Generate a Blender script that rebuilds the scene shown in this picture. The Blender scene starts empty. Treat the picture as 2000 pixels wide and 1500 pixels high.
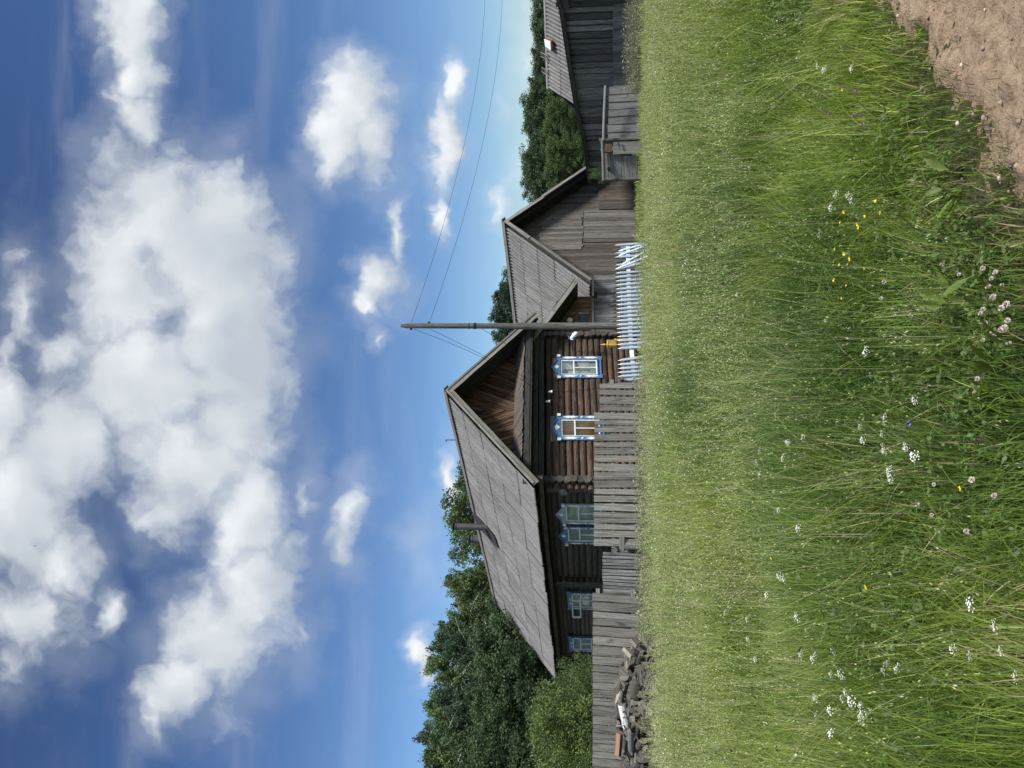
import bpy, math, random
import numpy as np
from mathutils import Vector, Matrix
random.seed(7); RNG = np.random.default_rng(7)
R = math.radians
sc = bpy.context.scene
COL = sc.collection

# ------------------------------------------------------------------ camera (phone held upright, file stored sideways: roll 90 deg)
FPX = 1520.0; PITCH = math.atan(145/FPX); CAMZ = 1.6
cp, sp = math.cos(PITCH), math.sin(PITCH)
FWD = Vector((0, cp, sp)); UPV = Vector((0, -sp, cp)); RGT = Vector((1, 0, 0))
cd = bpy.data.cameras.new('camera'); cd.sensor_fit = 'HORIZONTAL'; cd.sensor_width = 36; cd.lens = FPX/2000*36
cd.clip_start = 0.05; cd.clip_end = 3000
cam = bpy.data.objects.new('camera', cd); COL.objects.link(cam)
m = Matrix.Identity(4)
for i in range(3):
    m[i][0] = -UPV[i]; m[i][1] = RGT[i]; m[i][2] = -FWD[i]; m[i][3] = (0, 0, CAMZ)[i]
cam.matrix_world = m; sc.camera = cam

# ------------------------------------------------------------------ light
SUN_EL, SUN_AZ = R(53), R(130)       # azimuth clockwise from +Y (north): sun to the right and behind the camera
sdir = Vector((math.sin(SUN_AZ)*math.cos(SUN_EL), math.cos(SUN_AZ)*math.cos(SUN_EL), math.sin(SUN_EL)))
sl = bpy.data.lights.new('sun', 'SUN'); sl.energy = 4.3; sl.angle = R(12); sl.color = (1.0, .955, .88)
so = bpy.data.objects.new('sun', sl); COL.objects.link(so)
so.rotation_euler = sdir.to_track_quat('Z', 'Y').to_euler(); so.location = (20, -20, 40)

W = bpy.data.worlds.new('World'); sc.world = W; W.use_nodes = True
SKY_STRENGTH = 0.078
CLOUDS = [  # x, y (photo px, sideways), rx, ry, rotation deg, weight
 (255,40,85,150,0,1.0),(275,140,60,90,0,.9),(270,225,65,95,-15,.78),(215,300,70,80,0,.55),(330,290,60,70,0,.35),
 (300,420,150,150,20,1),(410,480,190,200,0,1.15),(230,560,140,220,0,.9),(450,640,160,220,0,1.15),(280,740,220,160,0,1.05),
 (470,820,120,170,0,.9),(120,860,150,170,0,.95),(370,900,200,110,10,1.0),(330,1000,100,90,30,.75),(480,1010,110,190,0,.85),
 (500,1150,120,150,0,.9),(420,1240,150,120,0,.95),(350,1330,95,110,30,1.0),(300,1400,40,75,20,.6),(440,1340,70,90,0,.35),
 (30,980,150,190,0,1.1),(110,1090,95,120,0,.8),(60,1200,150,110,20,.65),(215,1195,42,60,0,.7),(10,820,90,150,0,1.0),
 (50,600,60,120,0,.42),(20,680,40,120,0,.4),(120,690,90,80,0,.6),(10,1280,60,80,0,.4),(35,500,40,40,0,.3),
 (690,200,92,105,0,1.05),(660,280,80,110,20,.95),(730,260,70,120,0,.8),
 (888,165,38,62,0,.95),(865,270,44,130,4,.95),(858,420,26,65,0,.8),
 (745,545,52,75,-25,.85),(775,455,24,100,-8,.6),(712,590,34,34,0,.6),
 (680,1000,48,90,15,.62),(670,1080,48,60,0,.5),(985,400,32,42,0,.5),(880,945,30,75,0,.8),(822,1290,32,62,0,.85),
 (560,770,40,150,0,.35),(600,960,30,80,0,.3),(735,660,16,26,0,.35),(1035,70,30,160,0,.25),(985,220,16,40,0,.2),
 (570,1060,60,90,0,.4),(590,1240,30,70,0,.3),(1010,330,20,60,0,.28),(830,1060,26,36,0,.16),
]
def world_nodes():
    nt = W.node_tree; N = nt.nodes; L = nt.links; N.clear()
    def nd(t, tree=nt, **k):
        n = tree.nodes.new(t)
        for a, b in k.items(): setattr(n, a, b)
        return n
    g = bpy.data.node_groups.new('cloud_density', 'ShaderNodeTree')
    g.interface.new_socket('Vector', in_out='INPUT', socket_type='NodeSocketVector')
    g.interface.new_socket('Density', in_out='OUTPUT', socket_type='NodeSocketFloat')
    g.interface.new_socket('Body', in_out='OUTPUT', socket_type='NodeSocketFloat')
    gi = nd('NodeGroupInput', g); go = nd('NodeGroupOutput', g); GL = g.links
    def gm(op, a, b=None, c=None):
        n = nd('ShaderNodeMath', g, operation=op)
        for i, v in enumerate((a, b, c)):
            if v is None: continue
            if isinstance(v, (int, float)): n.inputs[i].default_value = v
            else: GL.new(v, n.inputs[i])
        return n.outputs[0]
    def warp(vec, scale, amp, detail, rough=.6):
        n = nd('ShaderNodeTexNoise', g, noise_dimensions='3D'); n.inputs['Scale'].default_value = scale
        n.inputs['Detail'].default_value = detail; n.inputs['Roughness'].default_value = rough
        GL.new(vec, n.inputs['Vector'])
        s = nd('ShaderNodeVectorMath', g, operation='SUBTRACT'); GL.new(n.outputs['Color'], s.inputs[0]); s.inputs[1].default_value = (.5, .5, .5)
        q = nd('ShaderNodeVectorMath', g, operation='MULTIPLY_ADD'); GL.new(s.outputs[0], q.inputs[0])
        q.inputs[1].default_value = (amp, amp, 0); GL.new(vec, q.inputs[2])
        return q.outputs[0]
    v = warp(gi.outputs[0], .9, 1.1, 3)
    v = warp(v, 3.2, .24, 5, .55)
    acc = None
    for (x, y, rx, ry, rot, w) in CLOUDS:
        mp = nd('ShaderNodeMapping', g, vector_type='TEXTURE')
        mp.inputs['Location'].default_value = (x/100, y/100, 0); mp.inputs['Rotation'].default_value = (0, 0, R(rot))
        mp.inputs['Scale'].default_value = (rx/100, ry/100, 1)
        GL.new(v, mp.inputs['Vector'])
        ln = nd('ShaderNodeVectorMath', g, operation='LENGTH'); GL.new(mp.outputs[0], ln.inputs[0])
        val = gm('MULTIPLY_ADD', ln.outputs['Value'], -w*1.5, w*1.5)
        acc = val if acc is None else gm('SMOOTH_MAX', acc, val, .30)
    nz = nd('ShaderNodeTexNoise', g); nz.inputs['Scale'].default_value = 1.3; nz.inputs['Detail'].default_value = 10
    nz.inputs['Roughness'].default_value = .53; GL.new(v, nz.inputs['Vector'])
    acc = gm('MINIMUM', acc, 1.25); GL.new(acc, go.inputs[1])
    acc = gm('ADD', acc, gm('MULTIPLY', gm('SUBTRACT', nz.outputs[0], .5), 1.25))
    GL.new(acc, go.inputs[0])

    geo = nd('ShaderNodeTexCoord')
    def dot(vv):
        n = nd('ShaderNodeVectorMath', operation='DOT_PRODUCT'); L.new(geo.outputs['Generated'], n.inputs[0]); n.inputs[1].default_value = vv
        return n.outputs['Value']
    def mt(op, a, b=None, c=None, clamp=False):
        n = nd('ShaderNodeMath', operation=op, use_clamp=clamp)
        for i, q in enumerate((a, b, c)):
            if q is None: continue
            if isinstance(q, (int, float)): n.inputs[i].default_value = q
            else: L.new(q, n.inputs[i])
        return n.outputs[0]
    f = mt('MAXIMUM', dot(FWD), .05)
    px = mt('MULTIPLY_ADD', mt('DIVIDE', dot(UPV), f), -FPX/100, 10.0)
    py = mt('MULTIPLY_ADD', mt('DIVIDE', dot(RGT), f), -FPX/100, 7.5)
    cb = nd('ShaderNodeCombineXYZ'); L.new(px, cb.inputs[0]); L.new(py, cb.inputs[1])
    d1 = nd('ShaderNodeGroup'); d1.node_tree = g; L.new(cb.outputs[0], d1.inputs[0])
    of = nd('ShaderNodeVectorMath', operation='ADD'); L.new(cb.outputs[0], of.inputs[0]); of.inputs[1].default_value = (-.42, -.12, 0)
    d2 = nd('ShaderNodeGroup'); d2.node_tree = g; L.new(of.outputs[0], d2.inputs[0])
    al = nd('ShaderNodeMapRange', interpolation_type='SMOOTHSTEP'); L.new(d1.outputs[0], al.inputs[0])
    al.inputs[1].default_value = -.12; al.inputs[2].default_value = 1.0; al.inputs[3].default_value = 0; al.inputs[4].default_value = .97
    # self-shading: how much cloud lies towards the light, broad forms first, then the fine billows
    sh = mt('SUBTRACT', d1.outputs[1], d2.outputs[1]); fine = mt('SUBTRACT', d1.outputs[0], d2.outputs[0])
    shade = mt('ADD', mt('MULTIPLY_ADD', sh, .34, .38), mt('MULTIPLY', fine, .13))
    ns = nd('ShaderNodeTexNoise'); ns.inputs['Scale'].default_value = .50; ns.inputs['Detail'].default_value = 2; L.new(cb.outputs[0], ns.inputs['Vector'])
    shade = mt('ADD', shade, mt('MULTIPLY', mt('SUBTRACT', ns.outputs[0], .5), 2.0), clamp=True)
    ramp = nd('ShaderNodeValToRGB'); L.new(shade, ramp.inputs[0])
    e = ramp.color_ramp.elements
    e[0].position = 0; e[0].color = (.40, .44, .49, 1)
    e[1].position = 1; e[1].color = (.70, .72, .74, 1)
    k = ramp.color_ramp.elements.new(.5); k.color = (.52, .555, .585, 1)
    sky = nd('ShaderNodeTexSky', sky_type='NISHITA'); sky.sun_disc = False; sky.sun_elevation = SUN_EL; sky.sun_rotation = SUN_AZ
    sky.air_density = 1.0; sky.dust_density = .6; sky.ozone_density = 2.2; sky.altitude = 200
    gmm = nd('ShaderNodeGamma'); gmm.inputs[1].default_value = 1.5; L.new(sky.outputs[0], gmm.inputs[0])      # clearer, deeper blue air
    hf = nd('ShaderNodeVectorMath', operation='SCALE'); hf.inputs['Scale'].default_value = .52; L.new(gmm.outputs[0], hf.inputs[0])
    b1 = nd('ShaderNodeBackground'); b1.inputs[1].default_value = SKY_STRENGTH; L.new(hf.outputs[0], b1.inputs[0])
    b2 = nd('ShaderNodeBackground'); b2.inputs[1].default_value = 1.0; L.new(ramp.outputs[0], b2.inputs[0])
    # faint high haze streaks
    st = nd('ShaderNodeMapping'); st.inputs['Scale'].default_value = (.75, .10, 1); st.inputs['Rotation'].default_value = (0, 0, R(28)); L.new(cb.outputs[0], st.inputs[0])
    sn = nd('ShaderNodeTexNoise'); sn.inputs['Scale'].default_value = 1.4; sn.inputs['Detail'].default_value = 7; L.new(st.outputs[0], sn.inputs['Vector'])
    sr = nd('ShaderNodeMapRange', interpolation_type='SMOOTHSTEP'); L.new(sn.outputs[0], sr.inputs[0])
    sr.inputs[1].default_value = .45; sr.inputs[2].default_value = .85; sr.inputs[4].default_value = .20
    vs = nd('ShaderNodeTexNoise'); vs.inputs['Scale'].default_value = .8; vs.inputs['Detail'].default_value = 8; L.new(cb.outputs[0], vs.inputs['Vector'])
    veil = nd('ShaderNodeMapRange', interpolation_type='SMOOTHSTEP'); L.new(mt('ADD', d1.outputs[1], mt('MULTIPLY', mt('SUBTRACT', vs.outputs[0], .5), 1.6)), veil.inputs[0])
    veil.inputs[1].default_value = -.75; veil.inputs[2].default_value = .55; veil.inputs[4].default_value = .24
    a = mt('MAXIMUM', mt('MAXIMUM', al.outputs[0], sr.outputs[0]), veil.outputs[0])
    # broken cloud over the rest of the sky, outside the direction of the photograph
    en = nd('ShaderNodeTexNoise'); en.inputs['Scale'].default_value = 2.6; en.inputs['Detail'].default_value = 6; L.new(geo.outputs['Generated'], en.inputs['Vector'])
    er = nd('ShaderNodeMapRange', interpolation_type='SMOOTHSTEP'); L.new(en.outputs[0], er.inputs[0]); er.inputs[1].default_value = .44; er.inputs[2].default_value = .60
    em = nd('ShaderNodeMapRange'); L.new(dot(FWD), em.inputs[0]); em.inputs[1].default_value = .62; em.inputs[2].default_value = .45
    a = mt('MAXIMUM', a, mt('MULTIPLY', er.outputs[0], em.outputs[0]))
    up = nd('ShaderNodeSeparateXYZ'); L.new(geo.outputs['Generated'], up.inputs[0])
    hz = nd('ShaderNodeMapRange'); L.new(up.outputs[2], hz.inputs[0]); hz.inputs[1].default_value = -.02; hz.inputs[2].default_value = .03
    a = mt('MULTIPLY', a, hz.outputs[0])
    mx = nd('ShaderNodeMixShader'); L.new(a, mx.inputs[0]); L.new(b1.outputs[0], mx.inputs[1]); L.new(b2.outputs[0], mx.inputs[2])
    out = nd('ShaderNodeOutputWorld'); L.new(mx.outputs[0], out.inputs[0])
world_nodes()
sc.view_settings.view_transform = 'Standard'; sc.view_settings.look = 'None'
sc.view_settings.exposure = 0.45; sc.view_settings.gamma = 1.0
sc.render.engine = 'CYCLES'
sc.cycles.max_bounces = 6; sc.cycles.diffuse_bounces = 3; sc.cycles.transparent_max_bounces = 6
sc.cycles.use_denoising = True
sc.cycles.sample_clamp_indirect = 6

# ------------------------------------------------------------------ layout helpers
CAMP = np.array([0, 0, CAMZ])
def ray(U, V):
    a = (U-750)/FPX; b = (1000-V)/FPX
    return np.array([a, cp-b*sp, sp+b*cp])
def at(U, V, d):                      # point at forward distance d that the photo shows at upright pixel (U, V)
    r = ray(U, V); return CAMP + r*(d/r[1])
def ground(x, y):
    t = np.maximum(0, np.minimum(np.asarray(y, float), 38.0)-5.0)
    return -0.026*t*(t/(t+2.0))
def on_ground(U, V, h=0.0):
    r = ray(U, V); t = (CAMZ-h)/max(1e-4, -r[2])
    for _ in range(12):
        P = CAMP+r*t; t = (CAMZ-h-float(ground(P[0], P[1])))/max(1e-4, -r[2])
    return CAMP+r*t
class Fr:
    def __init__(s, O, yaw, kx=0, ky=0):
        c, n = math.cos(R(yaw)), math.sin(R(yaw))
        s.O = np.array(O, float); s.M = np.array([[c, n, kx], [-n, c, ky], [0, 0, 1]]).T; s.I = np.linalg.inv(s.M)
    def hit(s, U, V, ax, val):
        o = s.I@(CAMP-s.O); d = s.I@ray(U, V); return o+d*((val-o[ax])/d[ax])
    def hitp(s, U, V, n, c):          # local plane n.p = c
        o = s.I@(CAMP-s.O); d = s.I@ray(U, V); n = np.array(n, float); return o+d*((c-n@o)/(n@d))
    def w(s, x, y, z): return s.O+s.M@np.array([x, y, z], float)
    def v(s, x, y, z): return s.M@np.array([x, y, z], float)
A_ = lambda *p: np.array(p, float)
def nrm(v): v = np.asarray(v, float); return v/np.linalg.norm(v)

# ------------------------------------------------------------------ mesh builder
class MB:
    def __init__(s): s.v = []; s.f = []; s.bc = []; s.rn = []; s.mi = []; s.sm = []
    def add(s, V, Fc, bc=None, rn=None, mi=0, smooth=False):
        n0 = len(s.v); V = [tuple(map(float, p)) for p in V]
        s.v += V; s.f += [tuple(i+n0 for i in f) for f in Fc]
        if bc is None:
            o = random.random()*50; bc = [(p[2]+o, p[0]*1.0+p[1]*.7+o, 0) for p in V]
        s.bc += [tuple(b) for b in bc]
        r = random.random() if rn is None else rn
        s.rn += [r]*len(V); s.mi += [mi]*len(Fc); s.sm += [smooth]*len(Fc)
    def beam(s, a, b, w, t, rn=None, mi=0, seg=1, wob=0., taper=1., jag=0.):
        """board from a to b; w, t are full width/thickness vectors"""
        a = np.array(a, float); b = np.array(b, float); w = np.array(w, float)/2; t = np.array(t, float)/2
        V = []; bc = []; o = random.random()*60; o2 = random.random()*60; ln = np.linalg.norm(b-a)
        lw = np.linalg.norm(w); lt = np.linalg.norm(t)
        for i in range(seg+1):
            k = i/seg; c = a+(b-a)*k; q = 1+(taper-1)*k
            if 0 < i < seg or (wob and seg > 1): c = c+w/lw*random.uniform(-wob, wob)+t/lt*random.uniform(-wob, wob)*.4
            for j, (sw, st) in enumerate(((-1, -1), (1, -1), (1, 1), (-1, 1))):
                jj = (b-a)/max(ln, 1e-6)*random.uniform(-jag, jag) if (i == seg and jag) else 0
                V.append(c+w*sw*q+t*st+jj); bc.append((ln*k+o, lw*sw*q+o2+(lt*st if st > 0 else 0), lt*st+o))
        Fc = [(3, 2, 1, 0)]
        for i in range(seg):
            p = i*4
            for j in range(4): Fc.append((p+j, p+(j+1) % 4, p+4+(j+1) % 4, p+4+j))
        e = seg*4; Fc.append((e, e+1, e+2, e+3))
        s.add(V, Fc, bc, rn, mi)
    def tube(s, pts, rad, n=8, cap=True, rn=None, mi=0, capmi=None, noise=0., smooth=True, squash=1.):
        pts = [np.array(p, float) for p in pts]; m_ = len(pts)
        if not hasattr(rad, '__len__'): rad = [rad]*m_
        V = []; bc = []; o = random.random()*60; L = 0
        t0 = nrm(pts[1]-pts[0]); ref = A_(0, 0, 1) if abs(t0[2]) < .9 else A_(1, 0, 0)
        for i, p in enumerate(pts):
            t = nrm(pts[min(i+1, m_-1)]-pts[max(i-1, 0)])
            if i: L += np.linalg.norm(p-pts[i-1])
            x = nrm(np.cross(ref, t)); y = np.cross(t, x)
            for j in range(n):
                a = 2*math.pi*j/n; r = rad[i]*(1+random.uniform(-noise, noise))
                V.append(p+x*math.cos(a)*r+y*math.sin(a)*r*squash); bc.append((L+o, a*rad[0]+o, math.sin(a)*rad[0]+o))
        Fc = []
        for i in range(m_-1):
            for j in range(n): Fc.append((i*n+j, i*n+(j+1) % n, (i+1)*n+(j+1) % n, (i+1)*n+j))
        s.add(V, Fc, bc, rn, mi, smooth)
        if cap:
            for i in (0, m_-1):
                c = V[i*n:(i+1)*n]; idx = list(range(n)); idx = idx[::-1] if i == 0 else idx
                b2 = [(o+q*.01, o+math.cos(q)*.2, o+math.sin(q)*.2) for q in range(n)]
                s.add(c, [tuple(idx)], b2, rn, mi if capmi is None else capmi)
    def prism(s, poly, ext, rn=None, mi=0, bc=None):
        n = len(poly); P = [np.array(p, float) for p in poly]; e = np.array(ext, float)
        V = P+[p+e for p in P]
        Fc = [tuple(range(n))[::-1], tuple(range(n, 2*n))]+[(i, (i+1) % n, n+(i+1) % n, n+i) for i in range(n)]
        s.add(V, Fc, bc*2 if bc else None, rn, mi)
    def box(s, c, sx, sy, sz, rn=None, mi=0):
        c = np.array(c, float); s.beam(c-A_(0, 0, sz/2), c+A_(0, 0, sz/2), (sx, 0, 0), (0, sy, 0), rn, mi)

def mesh_np(name, V, F, cols=None, smooth=False):
    """fast mesh from numpy: V (n,3), F (m,k)"""
    me = bpy.data.meshes.new(name); n = len(V); mF, k = F.shape
    me.vertices.add(n); me.vertices.foreach_set('co', V.astype(np.float32).ravel())
    me.loops.add(mF*k); me.loops.foreach_set('vertex_index', F.astype(np.int32).ravel())
    me.polygons.add(mF); me.polygons.foreach_set('loop_start', (np.arange(mF)*k).astype(np.int32))
    me.update(calc_edges=True)
    if cols is not None:
        at_ = me.color_attributes.new('col', 'FLOAT_COLOR', 'POINT')
        at_.data.foreach_set('color', np.c_[cols, np.ones(len(cols))].astype(np.float32).ravel())
    if smooth: me.polygons.foreach_set('use_smooth', np.ones(mF, bool))
    return me
def props(o, label=None, cat=None, group=None, kind=None):
    if label: o['label'] = label
    if cat: o['category'] = cat
    if group: o['group'] = group
    if kind: o['kind'] = kind
    return o
def thing(name, loc, label, cat, group=None):
    o = bpy.data.objects.new(name, None); o.empty_display_size = .2; COL.objects.link(o); o.location = tuple(map(float, loc))
    return props(o, label, cat, group)
def wloc(o):
    l = Vector(o.location)
    while o.parent: o = o.parent; l += Vector(o.location)
    return l
def obj(name, mb, mats, parent=None, origin=None, **pr):
    """link one mesh; geometry is given in world coordinates"""
    base = wloc(parent) if parent else Vector((0, 0, 0))
    if origin is not None: base = Vector(tuple(map(float, origin)))
    elif parent is None and mb.v:
        a = np.array(mb.v); base = Vector(((a[:, 0].min()+a[:, 0].max())/2, (a[:, 1].min()+a[:, 1].max())/2, a[:, 2].min()))
    me = bpy.data.meshes.new(name)
    me.from_pydata([(x-base.x, y-base.y, z-base.z) for x, y, z in mb.v], [], mb.f)
    a = me.attributes.new('bc', 'FLOAT_VECTOR', 'POINT'); a.data.foreach_set('vector', np.array(mb.bc, np.float32).ravel())
    a = me.attributes.new('rn', 'FLOAT', 'POINT'); a.data.foreach_set('value', np.array(mb.rn, np.float32))
    me.polygons.foreach_set('material_index', np.array(mb.mi, np.int32)); me.polygons.foreach_set('use_smooth', np.array(mb.sm, bool))
    for mt_ in (mats if isinstance(mats, (list, tuple)) else [mats]): me.materials.append(mt_)
    o = bpy.data.objects.new(name, me); COL.objects.link(o)
    if parent: o.parent = parent; o.location = base-wloc(parent)
    else: o.location = base
    return props(o, **pr)
def copy_tree(o, parent=None):
    c = o.copy(); COL.objects.link(c)
    if parent: c.parent = parent
    for ch in [q for q in o.children]: copy_tree(ch, c)
    return c

# ------------------------------------------------------------------ materials
def mat(name):
    mm = bpy.data.materials.new(name); mm.use_nodes = True; nt = mm.node_tree
    b = nt.nodes['Principled BSDF']; return mm, nt, b
def lnk(nt, a, b): nt.links.new(a, b)
def attr(nt, n, out): q = nt.nodes.new('ShaderNodeAttribute'); q.attribute_name = n; return q.outputs[out]
def mapping(nt, src, sc_):
    q = nt.nodes.new('ShaderNodeMapping'); q.inputs['Scale'].default_value = sc_; lnk(nt, src, q.inputs[0]); return q.outputs[0]
def noise(nt, vec, scale, detail=5, rough=.6, dist=0.):
    q = nt.nodes.new('ShaderNodeTexNoise'); q.inputs['Scale'].default_value = scale; q.inputs['Detail'].default_value = detail
    q.inputs['Roughness'].default_value = rough; q.inputs['Distortion'].default_value = dist
    if vec is not None: lnk(nt, vec, q.inputs['Vector'])
    return q.outputs[0]
def ramp(nt, fac, stops):
    q = nt.nodes.new('ShaderNodeValToRGB'); e = q.color_ramp.elements
    while len(e) > 1: e.remove(e[-1])
    e[0].position = stops[0][0]; e[0].color = (*stops[0][1], 1)
    for p, c in stops[1:]: k = e.new(p); k.color = (*c, 1)
    lnk(nt, fac, q.inputs[0]); return q.outputs[0]
def mixc(nt, fac, a, b, mode='MIX'):
    q = nt.nodes.new('ShaderNodeMix'); q.data_type = 'RGBA'; q.blend_type = mode
    for s_, v in ((q.inputs[0], fac), (q.inputs[6], a), (q.inputs[7], b)):
        if isinstance(v, (int, float)): s_.default_value = v
        elif isinstance(v, tuple): s_.default_value = (*v, 1)
        else: lnk(nt, v, s_)
    return q.outputs[2]
def mth(nt, op, a, b, c=None, clamp=False):
    q = nt.nodes.new('ShaderNodeMath'); q.operation = op; q.use_clamp = clamp
    for i, v in enumerate((a, b, c)):
        if v is None: continue
        if isinstance(v, (int, float)): q.inputs[i].default_value = v
        else: lnk(nt, v, q.inputs[i])
    return q.outputs[0]
def bump(nt, b, h, dist, strength=1.):
    q = nt.nodes.new('ShaderNodeBump'); q.inputs['Distance'].default_value = dist; q.inputs['Strength'].default_value = strength
    lnk(nt, h, q.inputs['Height']); lnk(nt, q.outputs[0], b.inputs['Normal'])
def wood(name, dark, mid, light, stain=None, stain_amt=.5, var=.35, bumpd=.006, grain=22, moss=None, moss_amt=.0):
    mm, nt, b = mat(name); bc = attr(nt, 'bc', 'Vector'); rn = attr(nt, 'rn', 'Fac')
    fine = noise(nt, mapping(nt, bc, (1.3, grain, grain)), 2.0, 8, .68, .4)
    col = ramp(nt, fine, [(.30, dark), (.50, mid), (.72, light)])
    if stain:
        s_ = noise(nt, mapping(nt, bc, (.5, 3.2, 3.2)), 1.2, 5, .6)
        k = nt.nodes.new('ShaderNodeMapRange'); lnk(nt, s_, k.inputs[0]); k.inputs[1].default_value = .48; k.inputs[2].default_value = .68; k.inputs[4].default_value = stain_amt
        col = mixc(nt, k.outputs[0], col, mixc(nt, fine, tuple(x*.5 for x in stain), tuple(x*1.5 for x in stain)))
    if moss:
        s_ = noise(nt, mapping(nt, bc, (1.6, 7, 7)), 2.2, 5, .65)
        k = nt.nodes.new('ShaderNodeMapRange'); lnk(nt, s_, k.inputs[0]); k.inputs[1].default_value = .54; k.inputs[2].default_value = .66; k.inputs[4].default_value = moss_amt
        col = mixc(nt, k.outputs[0], col, moss)
    # knots and cracks
    vo = nt.nodes.new('ShaderNodeTexVoronoi'); vo.feature = 'DISTANCE_TO_EDGE'; vo.inputs['Scale'].default_value = 1.0
    lnk(nt, mapping(nt, bc, (.35, 12, 12)), vo.inputs['Vector'])
    cr = nt.nodes.new('ShaderNodeMapRange'); lnk(nt, vo.outputs[0], cr.inputs[0]); cr.inputs[1].default_value = .0; cr.inputs[2].default_value = .05; cr.inputs[3].default_value = .45; cr.inputs[4].default_value = 1
    vv = mth(nt, 'MULTIPLY', mth(nt, 'MULTIPLY_ADD', rn, var*2, 1-var), cr.outputs[0])
    q = nt.nodes.new('ShaderNodeVectorMath'); q.operation = 'SCALE'; lnk(nt, col, q.inputs[0]); lnk(nt, vv, q.inputs['Scale'])
    lnk(nt, q.outputs[0], b.inputs['Base Color']); b.inputs['Roughness'].default_value = .86; b.inputs['Specular IOR Level'].default_value = .25
    bump(nt, b, mth(nt, 'MULTIPLY', fine, cr.outputs[0]), bumpd)
    return mm
def plain(name, c, rough=.7, var=.15, scale=8., metal=0., spec=.4, bumpd=0):
    mm, nt, b = mat(name); tc = nt.nodes.new('ShaderNodeTexCoord').outputs['Object']
    n = noise(nt, tc, scale, 6, .65)
    lnk(nt, ramp(nt, n, [(.3, tuple(x*(1-var) for x in c)), (.7, tuple(min(1, x*(1+var)) for x in c))]), b.inputs['Base Color'])
    b.inputs['Roughness'].default_value = rough; b.inputs['Metallic'].default_value = metal; b.inputs['Specular IOR Level'].default_value = spec
    if bumpd: bump(nt, b, n, bumpd)
    return mm
def peeling(name, c, under=(.3, .29, .27), amt=.5):
    mm, nt, b = mat(name); tc = nt.nodes.new('ShaderNodeTexCoord').outputs['Object']
    n = noise(nt, mapping(nt, tc, (14, 14, 5)), 1.5, 8, .7); n2 = noise(nt, tc, 5, 4, .6)
    k = nt.nodes.new('ShaderNodeMapRange'); lnk(nt, n, k.inputs[0]); k.inputs[1].default_value = .60-.1*amt; k.inputs[2].default_value = .66-.1*amt
    base = ramp(nt, n2, [(.3, tuple(x*.8 for x in c)), (.7, tuple(min(1, x*1.12) for x in c))])
    lnk(nt, mixc(nt, k.outputs[0], base, under), b.inputs['Base Color']); b.inputs['Roughness'].default_value = .6
    bump(nt, b, n, .002); return mm
GREYW = wood('grey weathered boards', (.085, .082, .078), (.19, .187, .18), (.31, .305, .295), stain=(.14, .13, .105), stain_amt=.45, moss=(.22, .22, .13), moss_amt=.35, var=.28)
GREYL = wood('pale weathered boards', (.075, .077, .08), (.175, .177, .183), (.30, .305, .315), stain=(.13, .125, .115), stain_amt=.4, var=.28)
BARNW = wood('barn boards', (.036, .032, .030), (.090, .082, .076), (.165, .155, .148), stain=(.15, .088, .048), stain_amt=.45, var=.34)
BARNL = wood('mid grey barn boards', (.050, .048, .046), (.125, .119, .113), (.215, .208, .20), stain=(.15, .10, .065), stain_amt=.4, var=.32)
BARNB = wood('brown boards', (.045, .028, .02), (.12, .078, .052), (.27, .17, .10), stain=(.36, .18, .075), stain_amt=.75, var=.35)
BARND = wood('dark blue grey boards', (.045, .047, .054), (.135, .140, .155), (.26, .265, .28), stain=(.20, .165, .13), stain_amt=.40, var=.50)
GABLE = wood('gable boards', (.012, .008, .006), (.062, .040, .027), (.20, .122, .074), stain=(.27, .155, .08), stain_amt=.65, var=.55)
LOGW = wood('old logs', (.014, .010, .008), (.056, .040, .032), (.145, .108, .086), stain=(.15, .075, .043), stain_amt=.6, var=.42, bumpd=.02, grain=9, moss=(.13, .125, .115), moss_amt=.40)
LOGS = wood('shaded logs', (.022, .020, .018), (.064, .056, .050), (.14, .125, .11), stain=(.12, .09, .065), stain_amt=.4, var=.40, bumpd=.015, grain=10)
LOGE = wood('log ends', (.028, .025, .022), (.065, .058, .052), (.12, .11, .10), stain=(.15, .14, .125), stain_amt=.5, var=.3, grain=5)
BEAMD = wood('dark beams', (.016, .016, .017), (.045, .045, .045), (.10, .10, .10), var=.2)
POLEW = wood('pole wood', (.035, .034, .031), (.125, .125, .115), (.25, .245, .23), stain=(.08, .088, .065), stain_amt=.6, var=.1, grain=9, bumpd=.015)
PLANKI = wood('indoor boards', (.26, .10, .035), (.42, .18, .06), (.55, .27, .10), var=.10, grain=6)
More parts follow.
